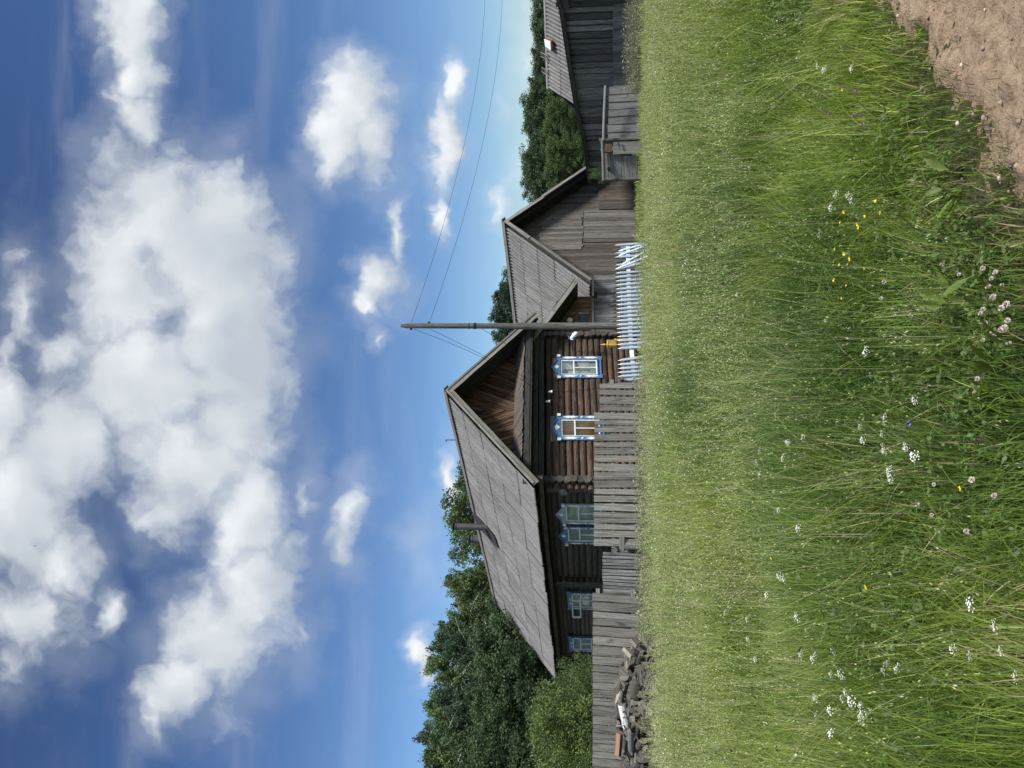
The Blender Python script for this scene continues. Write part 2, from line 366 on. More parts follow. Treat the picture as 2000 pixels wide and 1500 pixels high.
def slate():
    mm, nt, b = mat('weathered corrugated slate'); bc = attr(nt, 'bc', 'Vector'); rn = attr(nt, 'rn', 'Fac')
    n1 = noise(nt, mapping(nt, bc, (1, 1, 1)), 9, 8, .7); n2 = noise(nt, mapping(nt, bc, (6.0, .45, .3)), 2.0, 7, .7); n3 = noise(nt, mapping(nt, bc, (1, 1, 1)), 1.1, 4, .6)
    c = ramp(nt, n1, [(.28, (.085, .085, .088)), (.5, (.165, .166, .170)), (.75, (.27, .273, .28))])
    k = nt.nodes.new('ShaderNodeMapRange'); lnk(nt, n2, k.inputs[0]); k.inputs[1].default_value = .46; k.inputs[2].default_value = .66; k.inputs[4].default_value = .8
    c = mixc(nt, k.outputs[0], c, (.07, .069, .065))
    k2 = nt.nodes.new('ShaderNodeMapRange'); lnk(nt, n3, k2.inputs[0]); k2.inputs[1].default_value = .5; k2.inputs[2].default_value = .8; k2.inputs[4].default_value = .45
    c = mixc(nt, k2.outputs[0], c, (.20, .19, .165))
    sx = nt.nodes.new('ShaderNodeSeparateXYZ'); lnk(nt, bc, sx.inputs[0])      # the valleys of the sheets are coloured darker
    dirt = nt.nodes.new('ShaderNodeMapRange'); lnk(nt, sx.outputs[2], dirt.inputs[0]); dirt.inputs[1].default_value = .45; dirt.inputs[2].default_value = .05; dirt.inputs[4].default_value = .62
    c = mixc(nt, dirt.outputs[0], c, (.085, .082, .075))
    q = nt.nodes.new('ShaderNodeVectorMath'); q.operation = 'SCALE'; lnk(nt, c, q.inputs[0]); lnk(nt, mth(nt, 'MULTIPLY_ADD', rn, .24, .95), q.inputs['Scale'])
    lnk(nt, q.outputs[0], b.inputs['Base Color']); b.inputs['Roughness'].default_value = .9; b.inputs['Specular IOR Level'].default_value = .2
    bump(nt, b, n1, .006); return mm
SLATE = slate()
BLUE = peeling('blue paint', (.065, .165, .335), (.30, .34, .38), .25)
BLUEP = peeling('faded blue paint', (.24, .35, .46), (.45, .48, .50), .5)
WHITE = peeling('white paint', (.72, .73, .72), (.42, .42, .40), .15)
WHITEF = peeling('pale blue fence paint', (.36, .45, .56), (.36, .37, .36), .45)
WHITEC = peeling('white fence paint', (.80, .82, .83), (.5, .5, .48), .25)
CURT = plain('curtain cloth', (.82, .84, .83), .95, .08, 20)
METALD = plain('rusty dark sheet metal', (.055, .040, .042), .6, .35, 6, .3)
PIPEM = plain('weathered steel pipe', (.085, .08, .085), .6, .3, 10, .4)
YEL = plain('yellow pipe paint', (.65, .42, .05), .45, .15, 12)
OCHRE = plain('ochre metal box', (.42, .28, .09), .55, .2, 12)
REDP = plain('red paint', (.5, .04, .03), .5, .1)
CERAM = plain('white porcelain', (.80, .79, .75), .3, .05)
BLACKW = plain('black wire', (.012, .012, .013), .6, .1)
LAMPW = plain('white lamp plastic', (.82, .83, .85), .35, .04)
LAMPB = plain('blue bracket', (.07, .13, .45), .5, .1)
FELT = plain('dark roofing felt', (.05, .05, .054), .95, .35, 5, bumpd=.01)
REDROOF = plain('rust red sheet roof', (.22, .075, .055), .7, .25, 5)
DARKIN = plain('room shade black', (.012, .013, .014), .9, .2)
BARK = wood('grey bark', (.03, .027, .024), (.085, .078, .070), (.16, .15, .14), var=.3)
BIRCHB = None
def birch():
    mm, nt, b = mat('birch bark'); bc = attr(nt, 'bc', 'Vector')
    n = noise(nt, mapping(nt, bc, (9, 2.2, 2.2)), 1.6, 5, .7)
    lnk(nt, ramp(nt, n, [(.38, (.04, .04, .04)), (.46, (.60, .60, .58)), (.75, (.78, .78, .76))]), b.inputs['Base Color']); b.inputs['Roughness'].default_value = .75
    return mm
BIRCHB = birch()
FIRE = wood('split firewood', (.09, .08, .068), (.21, .19, .165), (.34, .315, .28), stain=(.13, .11, .09), stain_amt=.5, var=.5, grain=9)
FIREO = wood('fresh split firewood', (.12, .075, .05), (.27, .16, .11), (.40, .26, .19), var=.15, grain=10)
FIREB = wood('blue grey firewood', (.14, .15, .17), (.25, .26, .29), (.34, .35, .38), var=.1, grain=14)
def glassm():
    mm, nt, b = mat('window glass'); nt.nodes.remove(b)
    g = nt.nodes.new('ShaderNodeBsdfGlossy'); g.inputs['Roughness'].default_value = .04; g.inputs['Color'].default_value = (.9, .95, 1, 1)
    t = nt.nodes.new('ShaderNodeBsdfTransparent'); t.inputs['Color'].default_value = (.86, .9, .9, 1)
    fr = nt.nodes.new('ShaderNodeFresnel'); fr.inputs['IOR'].default_value = 1.5
    mx = nt.nodes.new('ShaderNodeMixShader'); lnk(nt, mth(nt, 'MULTIPLY_ADD', fr.outputs[0], .7, .0, True), mx.inputs[0])
    lnk(nt, t.outputs[0], mx.inputs[1]); lnk(nt, g.outputs[0], mx.inputs[2]); lnk(nt, mx.outputs[0], nt.nodes['Material Output'].inputs[0])
    return mm
GLASS = glassm()
def leafm(name, sat=1., transl=.35, val=1., rough=.55):
    """foliage: colour carried per leaf in the 'col' attribute"""
    mm, nt, b = mat(name); c = attr(nt, 'col', 'Color')
    if val != 1.:
        q = nt.nodes.new('ShaderNodeVectorMath'); q.operation = 'SCALE'; lnk(nt, c, q.inputs[0]); q.inputs['Scale'].default_value = val; c = q.outputs[0]
    lnk(nt, c, b.inputs['Base Color']); b.inputs['Roughness'].default_value = rough; b.inputs['Specular IOR Level'].default_value = .3
    t = nt.nodes.new('ShaderNodeBsdfTranslucent'); lnk(nt, mixc(nt, 1., c, (1.15, 1.2, .6), 'MULTIPLY'), t.inputs['Color'])
    mx = nt.nodes.new('ShaderNodeMixShader'); mx.inputs[0].default_value = transl
    lnk(nt, b.outputs[0], mx.inputs[1]); lnk(nt, t.outputs[0], mx.inputs[2]); lnk(nt, mx.outputs[0], nt.nodes['Material Output'].inputs[0])
    return mm
LEAF = leafm('tree leaves', transl=.25, rough=.6)
GRASS = leafm('grass blades', transl=.30, rough=.5)
PETAL = leafm('petals', transl=.25, rough=.7)
# ------------------------------------------------------------------ generic building pieces
def clip_poly(poly, a, b, c):         # keep a*x+b*y<=c
    out = []
    for i in range(len(poly)):
        p, q = poly[i], poly[(i+1) % len(poly)]
        dp, dq = a*p[0]+b*p[1]-c, a*q[0]+b*q[1]-c
        if dp <= 0: out.append(p)
        if (dp < 0 < dq) or (dq < 0 < dp):
            t = dp/(dp-dq); out.append((p[0]+(q[0]-p[0])*t, p[1]+(q[1]-p[1])*t))
    return out
def corr_sheets(mb, O, ey, es, n, length, slope, courses, wave=.15, amp=.026, sheetw=1.05, skip=None, sag=0.):
    O, ey, es, n = map(lambda v: np.array(v, float), (O, ey, es, n)); st = slope/courses
    for c in range(courses):
        s0 = c*st; s1 = min(slope, (c+1)*st)+(.07 if c < courses-1 else 0); y = 0.
        k = 0; off = random.uniform(-.04, .04)
        while y < length-1e-3:
            y1 = min(length, y+sheetw); rn = random.random(); dz = random.uniform(-.009, .009); ds = random.uniform(-.035, .035); tw = random.uniform(-.01, .01)
            if not (skip and skip(y, s0)):
                m_ = max(4, int(round((y1-y+.05)/wave*8))); V = []; bc = []
                for r_, (s, lift) in enumerate(((s0, .004), ((s0+s1)/2, .012), (s1, .024))):
                    for i in range(m_+1):
                        yy = y+(y1-y+.05)*i/m_; sg = -sag*math.sin(math.pi*yy/length)
                        ss = s+(ds if r_ == 2 else 0)+(tw*(i/m_-.5) if r_ == 2 else 0)
                        V.append(O+ey*yy+es*ss+n*(amp*math.cos(2*math.pi*yy/wave)+lift+dz)+A_(0, 0, sg)); bc.append((yy+rn*40, ss, .5+.5*math.cos(2*math.pi*yy/wave)))
                F_ = [(r*(m_+1)+i, r*(m_+1)+i+1, (r+1)*(m_+1)+i+1, (r+1)*(m_+1)+i) for r in range(2) for i in range(m_)]
                mb.add(V, F_, bc, rn, 0, True)
            y = y1; k += 1
def vboards(mb, P, s0, s1, zb, zt, width=.15, th=.025, gap=.006, jit=.02, dpt=.012, lean=0., prob=1., rnf=None, mi=0):
    s = s0
    while s < s1-.02:
        w = width*random.uniform(.75, 1.25); e = min(s1, s+w)
        a, b = s+gap/2, e-gap/2
        zb0 = zb(s)+random.uniform(-jit, jit)*.5; z0, z1 = zt(a)+random.uniform(-jit, jit), zt(b)
        z1 = z1+(z0-zt(a)); d = random.uniform(0, dpt); le = random.uniform(-lean, lean)
        if z0-zb0 > .03 or z1-zb0 > .03:
            if random.random() < prob:
                o = random.random()*60; q = [(a, zb0), (b, zb0), (b+le, max(z1, zb0+.01)), (a+le, max(z0, zb0+.01))]
                poly = [P(x, z, d) for x, z in q]; ext = P(0, 0, th)-P(0, 0, 0)
                mb.prism(poly, ext, bc=[(z+o, x+o*.37, 0) for x, z in q], rn=None if rnf is None else rnf(s), mi=mi)
        s = e
def log_wall(mb, P, s0, s1, z0, z1, r, ext0=.28, ext1=.28, openings=(), phase=0., mi=0, mie=1, n=12, lean=None):
    z = z0+r+phase
    while z < z1:
        cuts = [(s0-ext0+random.uniform(-.03, .03), s1+ext1+random.uniform(-.03, .03))]
        for (a, b, c, d) in openings:
            if c-r*.5 < z < d+r*.5:
                nc = []
                for (p, q) in cuts:
                    if b <= p or a >= q: nc.append((p, q)); continue
                    if a > p: nc.append((p, a))
                    if b < q: nc.append((b, q))
                cuts = nc
        rr = r*random.uniform(1.0, 1.10); rn = random.random(); zz = z+random.uniform(-.008, .008)
        for (p, q) in cuts:
            k = max(2, int((q-p)/.9)+1); pts = [P(p+(q-p)*i/(k-1), zz+random.uniform(-.006, .006), random.uniform(-.006, .006)) for i in range(k)]
            mb.tube(pts, [rr*random.uniform(.97, 1.03) for _ in range(k)], n=n, rn=rn, mi=mi, capmi=mie, noise=.02)
        z += 2*r*.94
def window_thing(parent, P, u0, u1, ztop, zbot, style, blue=None, tip=.17, side=.16, head=.13, foot=.14):
    """carved casing (u to the right as seen, z up, d outwards) with sash, pane, curtain and white ornaments as sub-parts"""
    blue = blue or BLUE; c = MB(); w = u1-u0; uc = (u0+u1)/2; th = lambda d: P(0, 0, d)-P(0, 0, 0)
    def pl(mb, q, d0, d1, **k): mb.prism([P(x, z, d0) for x, z in q], th(d1-d0), **k)
    bt = zbot; i0, i1, it, ib = u0+side, u1-side, ztop-head, zbot+foot
    pl(c, [(u0, bt-.03), (i0, bt-.03), (i0, it), (u0, it)], .0, .045); pl(c, [(i1, bt-.03), (u1, bt-.03), (u1, it), (i1, it)], .0, .045)
    if style.get('tip', True):
        hw = .30*w; pl(c, [(u0-.03, it), (u1+.03, it), (u1+.03, ztop), (uc+hw, ztop), (uc, ztop+tip), (uc-hw, ztop), (u0-.03, ztop)], .0, .05)
        for sg in (-1, 1):                       # drip moulding on the little pediment
            a, b = (uc+sg*(hw+.03), ztop), (uc, ztop+tip+.02)
            c.beam(P(a[0], a[1], .06), P(b[0], b[1], .06), P(0, .03, 0)-P(0, 0, 0), th(.06))
    else:
        pl(c, [(u0-.06, it), (u1+.06, it), (u1+.10, ztop+.08), (u1-.02, ztop+.03), (u0+.02, ztop+.03), (u0-.10, ztop+.08)], .0, .05)
    pl(c, [(i0, bt), (i1, bt), (i1, ib), (i0, ib)], .0, .04)
    c.beam(P(i0-.02, ib, .05), P(i1+.02, ib, .05), P(0, .03, 0)-P(0, 0, 0), th(.07))
    for a, b in ((i0, it), (i1, it)):            # reveal
        c.beam(P(a, ib, -.07), P(a, it, -.07), P(.02, 0, 0)-P(0, 0, 0), th(.14))
    c.beam(P(i0, it, -.07), P(i1, it, -.07), P(0, .02, 0)-P(0, 0, 0), th(.14)); c.beam(P(i0, ib, -.07), P(i1, ib, -.07), P(0, .02, 0)-P(0, 0, 0), th(.14))
    win = obj('window', c, blue, parent, label=style.get('label'))
    o = MB()                                     # ornaments
    for u in (u0+side*.45, u1-side*.45):
        H_ = it-bt
        for k0, k1 in ((.05, .42), (.56, .93)):
            za, zb_ = it-H_*k0, it-H_*k1; zm = (za+zb_)/2; hw = side*.30
            pl(o, [(u, zb_), (u+hw, zm-.08), (u+hw*.7, zm), (u+hw, zm+.08), (u, za), (u-hw, zm+.08), (u-hw*.7, zm), (u-hw, zm-.08)], .045, .062)
        zm = it-H_*.49; pl(o, [(u, zm-.045), (u+.04, zm), (u, zm+.045), (u-.04, zm)], .045, .065)
    if style.get('tip', True):
        zc = ztop+.0
        if style.get('shell'):
            q = [(uc, it+.02)]+[(uc+math.sin(a)*.15, it+.03+math.cos(a)*.16) for a in [R(x) for x in range(-50, 51, 10)]]
            pl(o, q, .05, .064)
        else: pl(o, [(uc, zc-.09), (uc+.095, zc), (uc, zc+.10), (uc-.095, zc)], .05, .066)
        for u in (u0, u1): pl(o, [(u-.045, ztop-.135), (u+.045, ztop-.135), (u+.055, ztop-.02), (u-.055, ztop-.02)], .05, .10)
    else:
        for sg in (-1, 1): pl(o, [(uc+sg*.05, it+.05), (uc+sg*.28, it+.02), (uc+sg*.30, it+.085), (uc+sg*.05, it+.065)][::sg], .05, .065)
    obj('ornament', o, WHITE if blue is BLUE else WHITEC, win)
    s_ = MB(); B = lambda a, b, wz, d=.0, t=.045: s_.beam(P(*a, d), P(*b, d), wz, th(t))
    hv, vh = P(.045, 0, 0)-P(0, 0, 0), P(0, .045, 0)-P(0, 0, 0)
    B((i0+.02, ib), (i0+.02, it), hv); B((i1-.02, ib), (i1-.02, it), hv); B((i0+.04, it-.03), (i1-.04, it-.03), vh); B((i0+.04, ib+.03), (i1-.04, ib+.03), vh)
    zt = it-(it-ib)*style.get('transom', .36); B((i0+.04, zt), (i1-.04, zt), vh, .002, .05); B((uc, ib+.05), (uc, zt-.02), hv*.8, .0, .04)
    sash = obj('sash', s_, WHITE, win)
    g = MB(); pl(g, [(i0+.03, ib+.04), (i1-.03, ib+.04), (i1-.03, it-.04), (i0+.03, it-.04)], -.012, -.008); obj('pane', g, GLASS, win)
    k = MB(); pl(k, [(i0-.1, ib-.1), (i1+.1, ib-.1), (i1+.1, it+.1), (i0-.1, it+.1)], -.60, -.58); obj('room_shade_panel', k, DARKIN, win)  # near-black panel stands in for the shade of the room behind the glass
    def cloth(a, b, za, zb_, d, m_, name='curtain', fold=26, amp=.012):
        q = MB(); V = []; nn = 40
        for i in range(nn+1):
            u = a+(b-a)*i/nn
            for z in (za, (za+zb_)/2, zb_): V.append(P(u, z, d+amp*math.sin(fold*u+math.sin(u*9)*2)))
        q.add(V, [(i*3+j, (i+1)*3+j, (i+1)*3+j+1, i*3+j+1) for i in range(nn) for j in range(2)], smooth=True)
        obj(name, q, m_, win)
    if style.get('cloth'):
        for (a, b, za, zb_, d, m_) in style['cloth']: cloth(i0+(i1-i0)*a, i0+(i1-i0)*b, ib+(it-ib)*za, ib+(it-ib)*zb_, d, m_)
    if style.get('boards'):
        q = MB(); vboards(q, lambda x, z, d: P(x, z, d-.10), i0-.03, i1+.03, lambda x: ib-.05, lambda x: it+.05, .16, .02, .004); obj('inner_boards', q, PLANKI, win)
    if style.get('vent'):                        # small casement standing open
        v = MB(); a = style['vent']; hx, hz0, hz1, ln = i0+(i1-i0)*a[0], zt+.02, it-.03, (i1-i0)*.5
        Q = lambda u, z: P(hx-u*math.cos(R(a[1])), z, .03+u*math.sin(R(a[1])))
        tt = P(0, 0, .03)-P(0, 0, 0)
        v.beam(Q(0, hz0), Q(0, hz1), Q(.05, 0)-Q(0, 0), tt); v.beam(Q(ln, hz0), Q(ln, hz1), Q(.05, 0)-Q(0, 0), tt)
        v.beam(Q(0, hz0), Q(ln, hz0), P(0, .05, 0)-P(0, 0, 0), tt); v.beam(Q(0, hz1), Q(ln, hz1), P(0, .05, 0)-P(0, 0, 0), tt)
        obj('vent_sash', v, WHITE, win)
    return win

# ------------------------------------------------------------------ the log house
HO = A_(-.26, 26.3, 3.345)
H = Fr(HO, 39.8, .0338, -.011)
EV, RZ, LEN = 3.7, 3.02, 16.85
house = thing('log_house', H.w(0, 8, -3.7), 'old dark log house with blue carved window casings and long grey slate roof', 'house')
gz = lambda x, y: float(ground(H.w(x, y, 0)[0], H.w(x, y, 0)[1]))-H.w(x, y, 0)[2]      # local z of the ground
yl, slv = H.v(0, 1, 0), H.v(-EV, 0, -RZ); srv = H.v(EV, 0, -RZ)
SL = float(np.linalg.norm(slv))
nl = nrm(np.cross(slv, yl)); nl = nl if nl[2] > 0 else -nl
nr_ = nrm(np.cross(srv, yl)); nr_ = nr_ if nr_[2] > 0 else -nr_
rf = MB()
patch = lambda y, s: 7.0 < y < 8.0 and s < 2.2
corr_sheets(rf, H.w(0, 0, RZ)+nl*.03, yl, nrm(slv), nl, LEN, SL+.08, 5, sag=.0, skip=None)
corr_sheets(rf, H.w(0, 0, RZ)+nr_*.03, yl, nrm(srv), nr_, LEN, SL*.99, 5)
roof = obj('roof', rf, SLATE, house)
dk = MB()
for v, n in ((slv, nl), (srv, nr_)):
    y = 0
    while y < LEN-.05:
        w = .22; a = H.w(0, y+w/2, RZ)-n*.05; dk.beam(a, a+v*.995, yl*(w-.008), n*.04); y += w
for y in np.arange(.1, LEN, 1.1):
    for v, n in ((slv, nl), (srv, nr_)): a = H.w(0, y, RZ)-n*.13; dk.beam(a, a+v*.985, yl*.08, n*.12)
obj('roof_deck', dk, BEAMD, roof)
rb = MB()
for sg, v, n in ((-1, slv, nl), (1, srv, nr_)):
    a = H.w(0, -.12, RZ)+n*.085+v/SL*.085; rb.beam(a, a+yl*(LEN+.15), nrm(v)*.19, n*.03, seg=12, wob=.006)
obj('ridge_board', rb, GREYW, roof)
sp_ = MB()                                   # dark metal flashing strip by the chimney
def roof_ys(X, Y):
    h_ = H.hitp(1500-Y, X, (-RZ/EV, 0, 1), RZ+.05); return h_[1], (RZ-h_[2])/RZ*SL
q = [roof_ys(*z) for z in ((926, 998), (946, 1020), (957, 1031), (970, 1049), (977, 1071), (960, 1053), (943, 1036), (930, 1016))]
rp = lambda y, s, h: H.w(0, y, RZ)+nrm(slv)*s+nl*h
sp_.prism([rp(y, s, .085) for y, s in q], nl*.02)
sp_.beam(rp(*roof_ys(946, 1024), .11), rp(*roof_ys(964, 1053), .11), yl*.05, nl*.04)
obj('roof_flashing', sp_, METALD, roof)
def pipe(y, x, zb, zt, r, capdz=.09):
    p = MB(); a, b = H.w(x, y, zb), H.w(x, y, zt); p.tube([a, (a+b)/2, b], r, 14, smooth=True)
    p.tube([b-A_(0, 0, .04), b+A_(0, 0, .01)], r*1.12, 14)
    ch = obj('chimney_pipe', p, PIPEM, roof)
    return b, r
b, r = pipe(7.8, -.82, 2.2, 3.74, .13)
c = MB(); c.tube([b+A_(0, 0, .08), b+A_(0, 0, .12)], .20, 14); c.tube([b+A_(.1, 0, -.02), b+A_(.1, 0, .1)], .012, 5); c.tube([b-A_(.1, 0, .02), b+A_(-.1, 0, .1)], .012, 5); obj('pipe_cap', c, BEAMD, roof)
b, r = pipe(11.5, .6, 2.2, 3.62, .15)
c = MB(); c.tube([b+A_(0, 0, .09), b+A_(0, 0, .12)], .21, 14); c.tube([b+A_(.1, 0, -.02), b+A_(.1, 0, .1)], .012, 5); c.tube([b-A_(.1, 0, .02), b+A_(-.1, 0, .1)], .012, 5); obj('pipe_cap', c, BEAMD, roof)
for y, h in ((2.9, .36), (12.7, .55)):
    q = MB(); q.tube([H.w(.05, y, RZ), H.w(.05, y, RZ+.1+h)], .018, 8)
    if h < .5: q.tube([H.w(.05, y, RZ+.1+h), H.w(.05, y+.12, RZ+.1+h)], .016, 6)
    obj('roof_mast', q, PIPEM, roof)
# bargeboards
for sg, v, n in ((-1, slv, nl), (1, srv, nr_)):
    q = MB(); a = H.w(0, -.05, RZ)-n*.10
    q.beam(a, a+v*1.01, n*.20, yl*.03, seg=8, wob=.006); q.beam(a+n*.09-yl*.03, a+v*1.0+n*.09-yl*.03, n*.07, yl*.03, seg=8, wob=.004)
    obj('bargeboard', q, GREYW, house)
YG, YW = .95, 1.06
Pf = lambda x, z, d: H.w(x, YW-.12-d, z)         # facade: d outwards
# gable boards (herringbone) behind the overhang
gb = MB(); cx = H.hit(698, 1000, 1, YG)[0]; zb = .60
for side in (-1, 1):
    ang = R(24)
    for k in range(0, 44):
        w = .115; off = k*w
        # strips run down towards the middle line; parameterised by their foot on z = zb
        x0 = cx+side*(off-1.2); dx = side*math.tan(ang)
        q = [(x0, zb-.2), (x0+side*w*.86, zb-.2), (x0+side*w*.86+dx*3.2, zb+3.0), (x0+dx*3.2, zb+3.0)]
        q = clip_poly(q, side*-1, 0, -side*cx) if side > 0 else clip_poly(q, 1, 0, cx)
        q = clip_poly(q, 0, -1, -(zb+random.uniform(0, .05)))
        if len(q) > 2: q = clip_poly(q, RZ/EV, 1, RZ-.04)
        if len(q) > 2: q = clip_poly(q, -RZ/EV, 1, RZ-.04)
        if len(q) > 2:
            d = random.uniform(0, .02); o = random.random()*50
            pts = [H.w(x, YG-d, z) for x, z in q]; cs, sn = math.cos(ang), math.sin(ang)*side
            gb.prism(pts[::-1], H.v(0, .02, 0), bc=[(x*sn+z*cs+o, x*cs-z*sn+o, 0) for x, z in q][::-1])
obj('gable_boarding', gb, GABLE, house)
# small pent roof along the foot of the gable
pr_ = MB(); x = -3.15
while x < 3.35:
    w = random.uniform(.10, .15); k = (x+3.15)/6.5
    top = H.w(x*.80-.22, YG-.02, .76), H.w(x+.12, .20, .40+random.uniform(-.02, .02))
    pr_.beam(top[0], top[1]+(top[1]-top[0])*random.uniform(-.03, .05), H.v(w*.97, 0, 0), H.v(0, .012, .018), jag=.02)
    x += w
obj('pent_roof', pr_, BARNW, house)
bm = MB()
bm.beam(H.w(-3.50, .24, .26), H.w(3.55, .24, .26), H.v(0, 0, .18), H.v(0, .06, 0), seg=10, wob=.006)
bm.beam(H.w(-3.3, .55, .13), H.w(3.4, .55, .13), H.v(0, 0, .04), H.v(0, .65, 0))
bm.beam(H.w(-3.2, .74, .0), H.w(3.5, .74, .0), H.v(0, 0, .17), H.v(0, .12, 0), seg=6, wob=.008)
bm.beam(H.w(-3.3, .82, -.2), H.w(3.5, .82, -.2), H.v(0, 0, .18), H.v(0, .10, 0), seg=6, wob=.008)
obj('frieze_beam', bm, BEAMD, house)
# walls
XL, XR, YB = -2.95, 3.35, 16.5
def top_px(fr, ax, val, tl, tr): a = fr.hit(1500-tl[1], tl[0], ax, val); b_ = fr.hit(1500-tr[1], tr[0], ax, val); return a, b_
a, b_ = top_px(H, 1, YW-.16, (1088, 740), (1088, 697)); wr = (a[0]+.05, b_[0]+.02, a[2], a[2]-1.60)
a, b_ = top_px(H, 1, YW-.16, (1088, 862), (1088, 811)); wl = (a[0]+.06, b_[0]-.01, a[2], a[2]-1.60)
wz = MB(); zg = min(gz(-3, 1), gz(3.4, 1))-.1
ops = [(w[0]+.14, w[1]-.14, w[3]+.1, w[2]-.1) for w in (wr, wl)]
log_wall(wz, lambda s, z, d: H.w(s, YW-d, z), XL, XR, zg, -.25, .118, openings=ops)
obj('front_log_wall', wz, [LOGW, LOGE], house)
# side wall: d outwards = -x
Ps = lambda s, z, d: H.w(XL-.12-d, s, z)
Pside = lambda u, z, d: H.w(XL-.12-d, -u, z)     # u to the right as seen from outside = -y
sw = []
for tl, tr, drop in (((1098, 1023), (1096, 985), 1.5), ((1103, 1062), (1100, 1029), 1.45), ((1112, 1189), (1108, 1158), 1.15), ((1114, 1271), (1111, 1245), 1.15)):
    a, b_ = top_px(H, 0, XL-.16, tl, tr); sw.append((a[1], b_[1], (a[2]+b_[2])/2, (a[2]+b_[2])/2-drop))
sz = MB(); ops = [(w[1]+.13, w[0]-.13, w[3]+.1, w[2]-.1) for w in sw]
zg2 = gz(-3, 8)-.1
log_wall(sz, lambda s, z, d: H.w(XL-d, s, z), YW, 7.7, zg, -.05, .118, phase=.11, openings=ops[:2])
obj('side_log_wall', sz, [LOGS, LOGE], house)
sz = MB()
log_wall(sz, lambda s, z, d: H.w(XL+.08-d, s, z), 8.6, YB, zg2-.1, -.10, .100, phase=.05, openings=ops[2:], ext0=.05)
obj('rear_log_wall', sz, [LOGS, LOGS], house)
for yy, ex, r_ in ((7.62, .34, .115), (YB-.1, .25, .105)):      # ends of the cross walls
    sz = MB(); z = zg2
    while z < -.3: sz.tube([H.w(XL+.4, yy, z), H.w(XL-ex+random.uniform(-.04, .04), yy, z)], r_, 12, noise=.02, capmi=1); z += .225
    obj('cross_wall_ends', sz, [LOGS, LOGE], house)
sz = MB(); vboards(sz, lambda s, z, d: H.w(XL-.02-d, s, z), 7.75, 8.62, lambda s: zg2, lambda s: -.2, .14); obj('board_strip', sz, LOGS, house)
sz = MB(); sz.beam(H.w(XL-.1, YW-.3, -.12), H.w(XL-.1, YB, -.12), H.v(.2, 0, 0), H.v(0, 0, .2), seg=10, wob=.01)
sz.beam(H.w(XL-.42, .1, -.20), H.w(XL-.42, YB, -.20), H.v(.14, 0, 0), H.v(0, 0, .15), seg=10, wob=.012); obj('eave_beam', sz, LOGS, house)
sz = MB(); log_wall(sz, lambda s, z, d: H.w(XR+.1+d, s, z), YW, YB, zg2-.2, -.05, .118, phase=.11, ext1=0)
obj('far_log_wall', sz, [LOGW, LOGE], house)
sz = MB(); vboards(sz, lambda s, z, d: H.w(s, YB+.0+d, z), -3.3, 3.3, lambda s: zg2-.2, lambda s: RZ-abs(s)*RZ/EV-.1, .18); obj('rear_gable', sz, BARND, house)
window_thing(house, Pf, *wr, dict(label='blue window casing with diamond carving and lace curtain', cloth=[(.52, 1.02, -.02, 1.02, -.10, CURT), (-.02, .50, .02, .22, -.08, CURT), (.05, .5, .22, .80, -.16, CURT)]))
window_thing(house, Pf, *wl, dict(label='blue window casing with shell carving and brown boards behind the glass', shell=True, boards=True, cloth=[(.80, 1.02, -.02, 1.02, -.08, CURT)]))
for i, w in enumerate(sw):
    st = dict(cloth=[(-.02, 1.02, -.02, 1.02, -.05, CURT)])
    if i > 1: st.update(tip=False, vent=(.5, 62) if i == 2 else None, transom=.42)
    if i == 2: st['label'] = 'small blue window with its white vent sash standing open'
    if i == 0: st['label'] = 'faded pale blue window casing on the shaded side wall'
    window_thing(house, Pside, -w[0], -w[1], w[2], w[3], st, blue=BLUEP if i == 0 else BLUE, side=.15 if i < 2 else .12)
# pale chopped log faces by the corner
for (V, Y, c_) in ((1100, 961, .16),):
    q = MB(); p = H.hit(1500-Y, V, 0, XL-.30); q.tube([H.w(XL-.05, p[1]-.02, p[2]), H.w(XL-.36, p[1]-.02, p[2])], .13, 10, noise=.04); obj('pale_log_end', q, GREYL, house)
q = MB()
for (V, Y) in ((1097, 722), ): p = Pf(0, 0, 0)
a = H.hit(1500-700, 1082, 1, YW-.14); b_ = H.hit(1500-738, 1087, 1, YW-.14); q.beam(H.w(a[0], YW-.14, a[2]), H.w(b_[0], YW-.14, a[2]-.04), H.v(0, 0, .13), H.v(0, .03, 0))
obj('filler_board', q, BARNB, house)
q = MB(); a = H.hit(1500-862, 1079, 1, YW-.14); b_ = H.hit(1500-813, 1079, 1, YW-.14); q.beam(H.w(a[0], YW-.13, a[2]-.02), H.w(b_[0], YW-.13, a[2]-.02), H.v(0, 0, .17), H.v(0, .03, 0)); obj('filler_board', q, GREYL, house)

# ------------------------------------------------------------------ board annex between house and barn
G = Fr(HO, 39.8, 0, 0)
YA = 1.7
annex = thing('entrance_annex', G.w(5.2, 3, -4), 'brown board entrance annex squeezed between the log house and the grey barn', 'annex')
p0, p1 = G.hit(868, 1061, 1, .7), G.hit(956, 1127, 1, .7)
sl_ = (p1[2]-p0[2])/(p1[0]-p0[0]); xa = p0[0]-1.2; za = p0[2]-sl_*1.2
ztop = lambda x: za+sl_*(x-xa)
rr = MB(); e = G.v(p1[0]-xa, 0, p1[2]-za); nn = nrm(np.cross(G.v(0, 1, 0), e)); nn = nn if nn[2] > 0 else -nn
corr_sheets(rr, G.w(xa, .72, za)+nn*.04, G.v(0, 1, 0), nrm(e), nn, 9, np.linalg.norm(e), 3); ar = obj('roof', rr, SLATE, annex)
q = MB()
for y in np.arange(.75, 9.6, .22): a = G.w(xa, y+.1, za)-nn*.03; q.beam(a, a+e*.99, G.v(0, .21, 0), nn*.04)
obj('roof_deck', q, BEAMD, ar)
